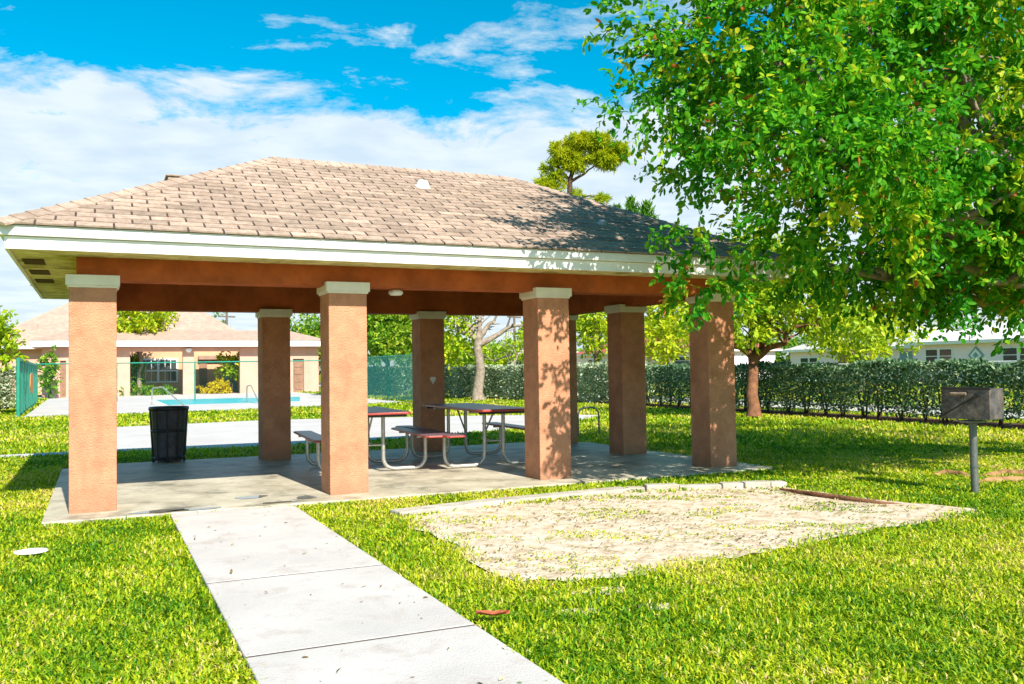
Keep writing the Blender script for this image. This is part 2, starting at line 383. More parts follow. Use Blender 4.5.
# sand patch
sp = [(395, 519), (500, 506), (626, 494), (700, 489), (785, 488), (850, 497), (905, 504), (985, 510), (960, 522), (880, 530), (800, 547), (740, 559), (690, 566), (640, 577), (580, 583), (520, 583), (470, 562), (455, 545), (420, 532)]
base = [gr(x, y) for x, y in sp]
SANDP = []
for i in range(len(base)):
    a = base[i]; b = base[(i+1) % len(base)]
    for k in range(4):
        p = a.lerp(b, k/4); j = .05 if i > 3 else .01
        SANDP.append((p.x+random.uniform(-j, j), p.y+random.uniform(-j, j)))
struct(MB().sheet(SANDP, .012).build('sand_patch', SAND))
bs_ = MB(); BARE = []
for i, (px, py, rx, ry) in enumerate([(602, 592, .16, .10), (578, 613, .12, .08), (655, 607, .10, .07), (500, 500, .2, .05), (748, 500, .2, .07)]):
    c = gr(px, py); q = blobpoly(c.x, c.y, rx, ry, seed=40+i); BARE.append(q); bs_.sheet(q, .006)
struct(bs_.build('bare_soil_spots', SAND))
CRUMB = mat('crumbling_kerb_concrete', (.50, .45, .37), .9, .15, 8, .7, 30, .1, stain=(.24, .19, .12), sscale=4, samt=.6)
kb = MB()
kp = [gr(395, 517), gr(500, 504.5), gr(626, 492)]
for i in range(2):
    a, b = kp[i], kp[i+1]; d = (b-a).normalized(); s = Vector((-d.y, d.x, 0))*.10
    kb.prism([tuple((a-s)[:2]), tuple((b-d*.02-s)[:2]), tuple((b-d*.02+s)[:2]), tuple((a+s)[:2])], -.1, .055-.004*i)
struct(kb.build('patch_edging_kerb', CRUMB, bevel=.012))
kb = MB(); a, b = gr(627, 492), gr(785, 487.5); d = (b-a).normalized(); s = Vector((-d.y, d.x, 0))
pos = 0; Lk = (b-a).length; i = 0
while pos < Lk-.05:
    l = random.uniform(.18, .5); q0 = a+d*pos; q1 = a+d*min(Lk, pos+l-.006); o = s*random.uniform(-.01, .01); wd = random.uniform(.06, .08)
    kb.prism([tuple((q0-s*wd+o)[:2]), tuple((q1-s*wd*.9+o)[:2]), tuple((q1+s*wd+o)[:2]), tuple((q0+s*wd*.95+o)[:2])], -.1, random.uniform(.045, .075)); pos += l
struct(kb.build('broken_patch_kerb', CRUMB, bevel=.012))
a = [gr(780, 489, .03), gr(815, 494, .035), gr(850, 499, .03), gr(880, 503, .02), gr(905, 505, .0)]
tag(MB().tube(a, [.012, .022, .024, .018, .01], 8).build('edging_root', BARKB), 'thin dark root running along the back right edge of the sand patch', 'root')

# ------------------------------------------------------------------ pavilion
U = [0, 2.3619, 4.7225, 7.0576]; V1, V2, W = 2.0205, 4.0737, .3959
H = 2.2; XE, YE = 7.4535, 4.4696; O = .5
pav = thing('picnic_pavilion', 'open salmon stucco picnic pavilion with a hipped tan shingle roof on square columns', 'pavilion', (0, 0, 0))
def column(x, y):
    c = MB().box(x, x+W, y, y+W, .02, 2.115).build('column', STUCCO, pav, bevel=.008)
    k = MB().box(x-.028, x+W+.028, y-.028, y+W+.028, 2.105, H).box(x-.012, x+W+.012, y-.012, y+W+.012, 2.085, 2.107)
    k.build('capital', CREAM, c, bevel=.004)
    return c
for x in U: column(x, 0)
cols = {}
for x in U: cols[x] = column(x, V2)
for x in (U[0], U[3]): column(x, V1)
pl = MB().add([(U[2]+.165, V2-.012, 1.19), (U[2]+.235, V2-.012, 1.19), (U[2]+.25, V2-.012, 1.16), (U[2]+.20, V2-.012, 1.08), (U[2]+.15, V2-.012, 1.16)]+
              [(U[2]+.165, V2+.002, 1.19), (U[2]+.235, V2+.002, 1.19), (U[2]+.25, V2+.002, 1.16), (U[2]+.20, V2+.002, 1.08), (U[2]+.15, V2+.002, 1.16)],
              [(4, 3, 2, 1, 0), (0, 1, 6, 5), (1, 2, 7, 6), (2, 3, 8, 7), (3, 4, 9, 8), (4, 0, 5, 9)])
pl.build('wall_plate', WFRAME, cols[U[2]])
# beams
B0, B1 = .06, .34; BZ0, BZ1 = 2.165, 2.66
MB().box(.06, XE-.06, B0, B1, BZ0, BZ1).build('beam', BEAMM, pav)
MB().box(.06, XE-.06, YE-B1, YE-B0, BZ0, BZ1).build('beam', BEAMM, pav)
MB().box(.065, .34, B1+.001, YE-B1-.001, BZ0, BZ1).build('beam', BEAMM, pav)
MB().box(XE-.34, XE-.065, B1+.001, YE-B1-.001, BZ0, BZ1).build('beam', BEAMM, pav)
bb = MB()
nb = 22
for i in range(nb):
    y0 = B1+(YE-2*B1)*i/nb; bb.box(.35, XE-.35, y0+.004, y0+(YE-2*B1)/nb-.004, 2.62, 2.64)
bb.build('ceiling_boards', DARKWOOD, pav)
MB().lathe([(.001, 2.165), (.05, 2.163), (.075, 2.145), (.08, 2.12), (.06, 2.10), (.001, 2.095)][::-1], 16, (3.15, .26)).build('ceiling_lamp', WFRAME, pav)
# soffit ring with vent slots
sf = MB(); so = .46
sf.box(-so, XE+so, -so, B0+.02, 2.372, 2.385).box(-so, XE+so, YE-B0-.02, YE+so, 2.372, 2.385)
sf.box(-so, B0+.02, B0+.021, YE-B0-.021, 2.372, 2.385).box(XE-B0-.02, XE+so, B0+.021, YE-B0-.021, 2.372, 2.385)
sob = sf.build('soffit', SOFFIT, pav)
VM = mat('dark_vent_mesh', (.09, .05, .02), .9, .3, 30)
for k in range(3): MB().box(-.40, -.22, .35+k*.95, .35+k*.95+.42, 2.364, 2.3715).build('vent', VM, sob)
# fascia: lower board and proud drip/gutter band
def ring(o, th, z0, z1):
    m = MB()
    m.box(-o, XE+o, -o, -o+th, z0, z1).box(-o, XE+o, YE+o-th, YE+o, z0, z1)
    m.box(-o, -o+th, -o+th+.0005, YE+o-th-.0005, z0, z1).box(XE+o-th, XE+o, -o+th+.0005, YE+o-th-.0005, z0, z1)
    return m
ring(.472, .03, 2.355, 2.462).build('fascia_board', WHITE, pav, bevel=.003)
g_ = ring(.512, .09, 2.466, 2.556).build('drip_edge_band', WHITE, pav, bevel=.006)
# roof
ZE, ZR = 2.560, 3.93; RX0, RX1, RY = 2.20, 5.42, YE/2
EX0, EX1, EY0, EY1 = -.54, XE+.54, -.54, YE+.54
dk = MB(); d_ = .028
dk.add([(EX0+.006, EY0+.006, ZE-.004), (EX1-.006, EY0+.006, ZE-.004), (EX1-.006, EY1-.006, ZE-.004), (EX0+.006, EY1-.006, ZE-.004), (RX0, RY, ZR-.008), (RX1, RY, ZR-.008)],
       [(0, 1, 5, 4), (1, 2, 5), (2, 3, 4, 5), (3, 0, 4), (3, 2, 1, 0)])
roof = dk.build('roof', ROOFDECK, pav)
def clip(poly, a, b, c):
    out = []
    for i in range(len(poly)):
        p, q = poly[i], poly[(i+1) % len(poly)]; dp = a*p[0]+b*p[1]-c; dq = a*q[0]+b*q[1]-c
        if dp >= 0: out.append(p)
        if (dp >= 0) != (dq >= 0):
            t = dp/(dp-dq); out.append((p[0]+(q[0]-p[0])*t, p[1]+(q[1]-p[1])*t))
    return out
def slope(A, B, Cc, D=None):
    """shingle tabs on plane with eave A-B and top Cc(-D): A,B eave left/right, D top-left, Cc top-right (equal for a triangle)"""
    A, B, Cc = Vector(A), Vector(B), Vector(Cc); D = Vector(D) if D else Cc
    ex = (B-A).normalized(); n = ex.cross((D-A)).normalized(); ey = n.cross(ex)
    f = lambda p: ((p-A).dot(ex), (p-A).dot(ey))
    a, b, c, d = f(A), f(B), f(Cc), f(D)
    m = MB(); tall = c[1]; cr = .132; tw = .305; k = 0; y = 0
    edges = []
    for p, q in ((a, b), (b, c), (c, d), (d, a)):
        if abs(p[0]-q[0])+abs(p[1]-q[1]) < 1e-6: continue
        A_, B_ = -(q[1]-p[1]), (q[0]-p[0]); l = math.hypot(A_, B_); edges.append((A_/l, B_/l, (A_*p[0]+B_*p[1])/l))
    while y < tall:
        off = (.5 if k % 2 else 0)*tw + random.uniform(-.015, .015); x = -tw+off
        rowt = random.uniform(-.09, .09)
        while x < b[0]:
            g0 = .009
            poly = [(x+g0, y), (x+tw-g0, y), (x+tw-g0, y+cr+.004), (x+g0, y+cr+.004)]
            for e in edges:
                poly = clip(poly, *e)
                if len(poly) < 3: break
            if len(poly) >= 3:
                hh = lambda v: .003+.009*(1-(v-y)/cr)
                top = [A+ex*p[0]+ey*p[1]+n*hh(p[1]) for p in poly]; bot = [A+ex*p[0]+ey*p[1]-n*.004 for p in poly]
                nn = len(poly)
                m.add(top+bot, [tuple(range(nn))]+[(i, i+nn, (i+1) % nn+nn, (i+1) % nn) for i in range(nn)], tint=min(1, max(0, random.gauss(.5, .2)+rowt)))
            x += tw
        y += cr; k += 1
    return m
P_ = [(EX0, EY0, ZE), (EX1, EY0, ZE), (EX1, EY1, ZE), (EX0, EY1, ZE), (RX0, RY, ZR), (RX1, RY, ZR)]
slope(P_[0], P_[1], P_[5], P_[4]).build('shingles', SHINGLE, roof)
slope(P_[1], P_[2], P_[5]).build('shingles', SHINGLE, roof)
slope(P_[2], P_[3], P_[4], P_[5]).build('shingles', SHINGLE, roof)
slope(P_[3], P_[0], P_[4]).build('shingles', SHINGLE, roof)
# hip and ridge caps
def caps(a, b, n1, n2):
    a, b = Vector(a), Vector(b); d = (b-a).normalized(); L_ = (b-a).length; m = MB(); pos = 0
    s1 = d.cross(Vector(n1)).normalized(); s2 = d.cross(Vector(n2)).normalized()
    hi = (Vector(n1)+Vector(n2)).normalized()
    if s1.dot(Vector(n1)+hi) > 0: pass
    while pos < L_-.05:
        l = min(.2, L_-pos); p = a+d*pos; q = a+d*(pos+l)
        lo, hh = .034, .022; wd = .115
        # side vectors lie in each slope, pointing down from the line
        sa = s1 if s1.z < 0 or (abs(s1.z) < 1e-6) else -s1
        sb = s2 if s2.z < 0 or (abs(s2.z) < 1e-6) else -s2
        vs = [p+sa*wd+hi*lo*.55, p+hi*lo, p+sb*wd+hi*lo*.55, q+sa*wd+hi*hh*.55, q+hi*hh, q+sb*wd+hi*hh*.55,
              p+sa*wd, p-hi*.01, p+sb*wd, q+sa*wd, q-hi*.01, q+sb*wd]
        m.add(vs, [(0, 1, 4, 3), (1, 2, 5, 4), (0, 6, 7, 1), (1, 7, 8, 2), (0, 3, 9, 6), (2, 8, 11, 5)], tint=random.gauss(.62, .16))
        pos += .17
    return m
def nrm(i, j, k):
    n = (Vector(P_[j])-Vector(P_[i])).cross(Vector(P_[k])-Vector(P_[i])).normalized(); return n if n.z > 0 else -n
NF, NRt, NB, NL = nrm(0, 1, 5), nrm(1, 2, 5), nrm(2, 3, 4), nrm(3, 0, 4)
for a, b, n1, n2 in ((P_[0], P_[4], NF, NL), (P_[1], P_[5], NF, NRt), (P_[2], P_[5], NRt, NB), (P_[3], P_[4], NB, NL), (P_[4], P_[5], NF, NB)):
    caps(a, b, n1, n2).build('hip_cap', SHINGLE, roof)
# roof vents
def roofvent(u, v, r, m, h=.06):
    A = Vector(P_[0]); p = A + Vector((1, 0, 0))*u + (Vector((0, RY-EY0, ZR-ZE)).normalized())*v
    mb = MB(); q = Matrix.Translation(p) @ NF.to_track_quat('Z', 'Y').to_matrix().to_4x4()
    prof = [(r*1.3, .012), (r*1.3, .02), (r, .022), (r, h*.6), (r*.7, h), (.001, h*1.1)]
    n = 14; vs = [q @ Vector((a*math.cos(2*math.pi*j/n), a*math.sin(2*math.pi*j/n), z)) for a, z in prof for j in range(n)]
    mb.add(vs, [(i*n+j, i*n+(j+1) % n, (i+1)*n+(j+1) % n, (i+1)*n+j) for i in range(len(prof)-1) for j in range(n)], smooth=True)
    mb.build('roof_vent', m, roof)
roofvent(4.42, 2.22, .075, WFRAME, .09)
roofvent(6.35, 1.05, .05, mat('grey_vent_metal', (.4, .4, .42), .5, .1, 5), .06)
c = Vector((1.02, 2.72, 3.14))
MB().box(.93, 1.2, 1.35, 1.65, 3.2, 3.44).box(.91, 1.22, 1.33, 1.67, 3.44, 3.46).build('box_vent', SHINGLE, roof, bevel=.01)

# ------------------------------------------------------------------ picnic tables
def fillet(pts, r, n=6):
    pts = [Vector(p) for p in pts]; out = [pts[0]]
    for i in range(1, len(pts)-1):
        a = (pts[i-1]-pts[i]).normalized(); b = (pts[i+1]-pts[i]).normalized()
        p0 = pts[i]+a*r; p1 = pts[i]+b*r
        for k in range(n+1):
            t = k/n; out.append(p0*(1-t)**2+pts[i]*2*t*(1-t)+p1*t*t)
    out.append(pts[-1]); return out
def oct_(x0, x1, y0, y1, c):
    return [(x0+c, y0), (x1-c, y0), (x1, y0+c), (x1, y1-c), (x1-c, y1), (x0+c, y1), (x0, y1-c), (x0, y0+c)]
def picnic(loc, rz, label, Ln):
    t = thing('picnic_table', label, 'picnic table', loc, rz, 'picnic tables under the pavilion')
    h = Ln/2
    tp = MB().prism(oct_(-.38, .38, -h, h, .05), .722, .748).build('tabletop', TAR, t, bevel=.006)
    MB().prism(oct_(-.365, .365, -h+.015, h-.015, .05), .7485, .752).build('top_panel', TOPM, tp)
    for s in (-1, 1):
        x0, x1 = sorted((s*.55, s*.79))
        b = MB().prism(oct_(x0, x1, -h, h, .035), .425, .447).build('bench_seat', TAR, t, bevel=.006)
        MB().prism(oct_(x0+.012, x1-.012, -h+.012, h-.012, .035), .4475, .451).build('top_panel', TOPM, b)
    for e in (-1, 1):
        y = e*(h-.48); f = MB()
        for s in (-1, 1):
            f.tube(fillet([(s*.67, y, .42), (s*.67, y, .03), (s*.13, y, .03), (s*.13, y, .70)], .16, 8), .024, 10)
        f.tube([(-.34, y, .705), (.34, y, .705)], .017, 8)
        for s in (-1, 1): f.tube([(s*.56, y, .412), (s*.78, y, .412)], .013, 8)
        f.build('end_frame', GALV, t)
        MB().tube([(0, y-e*.0, .70), (0, y-e*.02, .68), (0, y-e*.42, .33), (0, y-e*.44, .32)], .012, 8).tube([(-.13, y, .33), (.13, y, .33)], .012, 8).tube([(0, y-e*.42, .33), (0, y-e*.05, .33)], .010, 6).build('diagonal_brace', GALV, t)
    for e in (-1, 1): MB().box(-.34, .34, e*(h-.115)-.015, e*(h-.115)+.015, .69, .7215).build('cross_batten', BLACKM, t)
    return t
picnic((3.36, 2.30, .045), R(-4), 'red edged picnic table partly hidden by the second front column from the left', 1.9)
picnic((4.89, 2.33, .045), R(-2), 'red edged picnic table just left of the third front column, its whole top in view', 2.4)

# ------------------------------------------------------------------ trash can
tc = thing('trash_can', 'black plastic trash can in a banded frame at the back edge of the slab', 'trash can', (1.16, 4.72, .045))
MB().lathe([(.001, .02), (.19, .02), (.195, .05), (.235, .74), (.24, .745), (.225, .745), (.19, .10), (.001, .10)], 28).build('liner_barrel', BLACKP, tc)
MB().lathe([(.235, .735), (.27, .735), (.275, .765), (.265, .785), (.235, .785), (.225, .76), (.235, .735)], 28).build('rim', BLACKM, tc)
for z, r in ((.05, .212), (.43, .236)): MB().lathe([(r, z), (r+.012, z), (r+.012, z+.035), (r, z+.035), (r, z)], 28).build('frame_band', BLACKM, tc)
for k in range(10):
    a = 2*math.pi*k/10+.15; ca, sa = math.cos(a), math.sin(a)
    MB().tube([(.215*ca, .215*sa, 0), (.258*ca, .258*sa, .74)], .011, 6).build('upright_strap', BLACKM, tc)

# ------------------------------------------------------------------ park grill
gp = gr(975, 495)
gl = thing('park_grill', 'sooty steel box barbecue grill on a single grey post in the lawn', 'grill', (gp.x, gp.y, 0), R(-79))
MB().tube([(0, 0, -.1), (0, 0, .70)], .036, 14).tube([(0, 0, .27), (0, 0, .29)], .040, 14).build('post', POSTM, gl)
MB().box(-.09, .09, -.09, .09, .70, .725).build('mounting_plate', POSTM, gl, bevel=.004)
gb = MB(); a, b, z0, z1, th = .235, .135, .74, 1.035, .008
gb.box(-a, a, -b, b, z0, z0+th).box(-a, a, -b, -b+th, z0+th, z1).box(-a, a, b-th, b, z0+th, z1)
gb.box(a-th, a, -b+th, b-th, z0+th, z1).box(-a, -a+th, -b+th, b-th, z0+th, z1-.0)
gb.build('firebox', RUSTST, gl, bevel=.003)
gt = MB()
for k in range(15): gt.tube([(-a+.02, -b+.02+k*(2*b-.04)/14, z1-.04), (a-.02, -b+.02+k*(2*b-.04)/14, z1-.04)], .005, 6)
gt.build('grate', RUSTST, gl)
MB().box(-a-.004, a+.004, -b-.006, -b+.02, z1-.012, z1+.014).build('top_lip', BLACKM, gl)
lv = MB(); lv.tube([(.12, -b-.02, z1-.065), (-.22, -b-.02, z0+.03)], .007, 8).tube([(-.22, -b-.02, z0+.03), (-.25, -b-.02, z0+.02)], .011, 8).tube([(.12, -b-.03, z1-.065), (.12, -b+.01, z1-.065)], .022, 10)
lv.build('grate_lever', BLACKM, gl)
MB().tube([(-.13, -b-.018, z1-.05), (.02, -b-.018, z1-.05)], .014, 8).build('handle', mat('worn_handle_coil', (.45, .33, .25), .5, .2, 30, metal=.4), gl)

# ------------------------------------------------------------------ small things
p = gr(493, 627)
lf = MB(); n = 9
lv_ = [Vector((x*.085, (math.sin(math.pi*(x*.5+.5))**.8)*.032*s, .018+.012*abs(x)+.008*(s != 0))) for s in (-1, 1) for x in np.linspace(-1, 1, n)]
md = [Vector((x*.085, 0, .010+.012*abs(x))) for x in np.linspace(-1, 1, n)]
lf.add(lv_+md, [(18+i, i, i+1, 19+i) for i in range(8)]+[(9+i, 18+i, 19+i, 10+i) for i in range(8)])
o = lf.build('fallen_leaf', FALLEN); o.location = (p.x, p.y, .045); o.rotation_euler = (0, 0, R(-25)); tag(o, 'dry reddish fallen leaf on the right edge of the walkway', 'leaf')
p = gr(31, 557)
o = MB().lathe([(.001, 0), (.10, 0), (.108, .012), (.10, .03), (.07, .038), (.001, .04)], 20).build('irrigation_cap', STONEM); o.location = (p.x, p.y, .03); o.scale = (1.05, .8, .6)
tag(o, 'small flat white disc lying in the grass left of the pavilion', 'valve cover')
for i, (pts, lab) in enumerate([(((925, 475), (945, 473), (962, 475), (975, 477)), 'brown tree root surfacing just left of the grill post'),
                              (((975, 475), (990, 476), (1005, 473), (1030, 475), (1060, 473)), 'upper of two brown tree roots right of the grill post'),
                              (((968, 482), (990, 481), (1015, 480), (1045, 477)), 'lower of two brown tree roots right of the grill post')]):
    q = [gr(x, y, .03) for x, y in pts]; q[0].z = -.02; q[-1].z = -.02
    tag(MB().tube(q, [.03]+[.045]*(len(q)-2)+[.03], 8).build('surface_root', ROOTM), lab, 'root', 'surface roots')
q = gr(583, 437)
tag(MB().tube(fillet([(q.x+.35, q.y+.0, 0), (q.x+.35, q.y, .55), (q.x-.1, q.y, .55), (q.x-.1, q.y, 0)], .18, 8), .018, 8).build('steel_hoop', POSTM), 'low bent steel hoop standing in the grass behind the back right column', 'bike rack')

# ------------------------------------------------------------------ pool fence and pool area
def fence(name, label, pts, h, infill, posts, rail_r=.03, mid=False, hs=None):
    t = thing(name, label, 'fence', (pts[0][0], pts[0][1], 0))
    o = Vector((pts[0][0], pts[0][1], 0))
    for i in range(len(pts)-1):
        a = Vector((*pts[i], 0))-o; b = Vector((*pts[i+1], 0))-o; d = (b-a); L_ = d.length; n = max(1, round(L_/posts)); dn = d.normalized(); s = Vector((-dn.y, dn.x, 0))
        for k in range(n+1 if i == len(pts)-2 else n):
            c_ = a+d*k/n
            MB().tube([c_+Vector((0, 0, -.1)), c_+Vector((0, 0, h+.03))], rail_r*1.15, 8).build('post', GREENM, t)
        MB().tube([a+Vector((0, 0, h)), b+Vector((0, 0, h))], rail_r, 8).build('rail', GREENM, t)
        if mid: MB().tube([a+Vector((0, 0, .12)), b+Vector((0, 0, .12))], rail_r*.7, 8).build('rail', GREENM, t)
        q = MB(); z0 = .08
        q.add([a+s*.012+Vector((0, 0, z0)), b+s*.012+Vector((0, 0, z0)), b+s*.012+Vector((0, 0, h-.04)), a+s*.012+Vector((0, 0, h-.04))], [(0, 1, 2, 3)])
        q.build('mesh_panel', infill, t)
    return t
FA, FB, FC, FD = (-2.04, 23.2), (-2.45, 40), (11.7, 36), (12.1, 26.6)
ft = fence('pool_fence', 'green pool fence with dense slats and an orange sign, left of the pavilion', [FA, FB], 1.85, screenmat('dense_green_windscreen', (.01, .22, .16), .93), 2.1, .05, True)
sl = MB()
for k in range(1, 70):
    t = k/70; x = (FB[0]-FA[0])*t; y = (FB[1]-FA[1])*t
    sl.box(x-.01, x+.035, y-.03, y+.03, .1, 1.8)
sl.build('picket_infill', GREENM, ft)
o = MB().lathe([(.001, 0), (.26, 0), (.26, .02), (.001, .02)], 24, smooth=False).build('round_sign', ORANGE, ft); o.location = (.06, 5.2, 1.05); o.rotation_euler = (0, R(90), 0); o.scale = (1.5, 3.0, 1); 
fence('chain_link_fence', 'thin green chain link pool fence crossing in front of the pool house', [FB, (4.6, 38), FC], 1.9, GLINK, 3.0)
fence('windscreen_fence', 'green windscreened pool fence seen between the second and third columns', [FC, FD], 1.97, GSCREEN, 3.2)
def rail(px, py, wpx, label):
    a = gr(px, py); b = gr(px+wpx, py+2)
    pts = [(a.x, a.y, 0), (a.x, a.y, .72), (a.x+(b.x-a.x)*.35, a.y+(b.y-a.y)*.35, .78), (b.x, b.y, .05)]
    tag(MB().tube(fillet(pts, .15, 5), .028, 8).build('pool_handrail', GALV), label, 'handrail', 'pool handrails')
rail(152, 405, 32, 'bent steel handrail at the left end of the swimming pool')
rail(247, 402, 12, 'shorter steel handrail at the right part of the pool, beside a back column')

# pool house, front on plane y = 52
PH = 52.0
def wx(px, Y):    # x at pixel px on vertical plane y=Y
    d = fw + rt*((px-512)/F) - up*((365-342)/F); t = (Y-CAM.y)/d.y; return CAM.x+d.x*t
def wz(px, py, Y):
    d = fw + rt*((px-512)/F) - up*((py-342)/F); t = (Y-CAM.y)/d.y; return CAM.z+d.z*t
ph = thing('pool_house', 'long peach pool house with a tan roof and two wide openings', 'building', (0, PH, 0))
def bxp(m, p0, p1, z0, z1, y0, y1, Y=PH): return m.box(wx(p0, Y), wx(p1, Y), y0, y1, z0, z1)
EH = 3.05
for p0, p1 in ((42, 60), (66, 130), (183, 194), (240, 293), (304, 318.5)):
    bxp(MB(), p0, p1, 0, EH, 0, .5).build('wall', POOLWALL, ph)
x0, x1 = wx(42, PH), wx(318.5, PH)
MB().box(wx(60, PH)+.001, wx(66, PH)-.001, 0.002, .49, 2.25, EH-.001).build('wall', POOLWALL, ph)
MB().box(wx(293, PH)+.001, wx(304, PH)-.001, 0.002, .49, 2.25, EH-.001).build('wall', POOLWALL, ph)
for p0, p1 in ((130, 183), (194, 240)):
    bxp(MB(), p0, p1, 2.78, EH-.002, .05, .45).build('lintel', POOLWALL, ph)
for p0, p1 in ((60, 66), (293, 304)):
    d = bxp(MB(), p0, p1, .0, 2.24, .12, .2).build('door', DOORM, ph)
    q = MB()
    for r_ in range(4):
        q.box(wx(p0, PH)+.12, wx(p1, PH)-.12, .085, .119, .2+r_*.5, .55+r_*.5)
    q.build('panel', DOORM, d)
# side walls + back
MB().box(x0, x0+.3, .501, 6.49, 0, EH).build('wall', POOLWALL, ph); MB().box(x1-.3, x1, .501, 6.49, 0, EH).build('wall', POOLWALL, ph)
iw = MB().box(x0+.31, x1-.31, 6.5, 6.7, 0, EH).build('inner_wall', INNERW, ph)
# inner window
YI = PH+6.5
def wi(px): return wx(px, YI)
wf = MB(); a0, a1 = wi(138), wi(178); z0, z1 = .75, 2.45
cx = (a0+a1)/2
wf.box(a0, a1, 6.43, 6.499, z0, z0+.12).box(a0, a1, 6.43, 6.499, z1-.12, z1).box(a0, a0+.12, 6.43, 6.499, z0+.121, z1-.121).box(a1-.12, a1, 6.43, 6.499, z0+.121, z1-.121).box(cx-.08, cx+.08, 6.43, 6.499, z0+.121, z1-.121).box(a0+.121, cx-.081, 6.44, 6.499, (z0+z1)/2-.06, (z0+z1)/2+.06).box(cx+.081, a1-.121, 6.44, 6.499, (z0+z1)/2-.06, (z0+z1)/2+.06)
for s0, s1 in ((a0+.12, cx-.08), (cx+.08, a1-.12)):
    for k in (1, 2): xx = s0+(s1-s0)*k/3; wf.box(xx-.02, xx+.02, 6.45, 6.499, z0+.12, z1-.12)
w_ = wf.build('window', WFRAME, ph)
MB().box(a0+.05, a1-.05, 6.46, 6.485, z0+.05, z1-.05).build('pane', GLASS, w_)
MB().box(wi(199), wi(207), 6.43, 6.499, 0, 2.2).build('door', DOORM, ph)
MB().box(wi(224), wi(236), 6.43, 6.499, 0, 2.2).build('door', BLUEG, ph)
MB().box(wi(198), wi(238), 6.1, 6.42, 2.35, 2.6).build('canopy', mat('canopy_shade_board', (.35, .22, .16), .8, .1, 2), ph)
MB().lathe([(.001, 2.7), (.1, 2.7), (.2, 2.85), (.2, 2.97), (.001, 2.97)], 12, (wx(188.5, PH), -.15)).build('wall_lamp', WFRAME, ph)
fx0, fx1 = x0-.6, x1+.5
MB().box(fx0, fx1, -.75, -.65, EH+.02, EH+.42).box(fx0, fx0+.1, -.649, 4.35, EH+.02, EH+.42).box(fx1-.1, fx1, -.649, 4.35, EH+.02, EH+.42).build('fascia', WHITE, ph)
MB().box(fx0+.1, fx1-.1, -.649, 4.3, EH+.03, EH+.06).build('soffit', POOLWALL, ph)
r = MB(); ze = EH+.42; rz_ = ze+.75; rd = 1.8
r.add([(fx0-.05, -.8, ze), (fx1+.05, -.8, ze), (fx1+.05, 4.4, ze), (fx0-.05, 4.4, ze), (fx0+rd*1.2, rd, rz_), (fx1-rd*1.2, rd, rz_)], [(0, 1, 5, 4), (1, 2, 5), (2, 3, 4, 5), (3, 0, 4), (3, 2, 1, 0)])
r.build('roof', TANROOF, ph)
# taller hall behind
tb = thing('community_hall', 'tall tan roofed hall behind the peach pool house', 'building', (0, 64, 0))
Y2 = 64; hx0, hx1 = wx(-30, Y2), wx(262, Y2); 
MB().box(hx0+.8, hx1-.8, .8, 13, 0, 3.55).build('wall', POOLWALL, tb)
r = MB(); pk = wx(130, 71); zt = wz(170, 300, 71); pk2 = wx(184, 71)
r.add([(hx0, 0, 3.55), (hx1, 0, 3.55), (hx1, 14, 3.55), (hx0, 14, 3.55), (wx(78, 71), 7, zt), (pk2, 7, zt)], [(0, 1, 5, 4), (1, 2, 5), (2, 3, 4, 5), (3, 0, 4), (3, 2, 1, 0)])
r.build('roof', TANROOF, tb)
MB().box(hx0-.05, hx1+.05, -.06, -.002, 3.3, 3.55).build('fascia', WHITE, tb)
MB().box(wx(20, Y2), wx(36, Y2), 2, 4, 3.9, wz(30, 324, Y2+2)).build('roof_box', mat('roof_unit_metal', (.5, .3, .25), .7, .1, 2), tb)

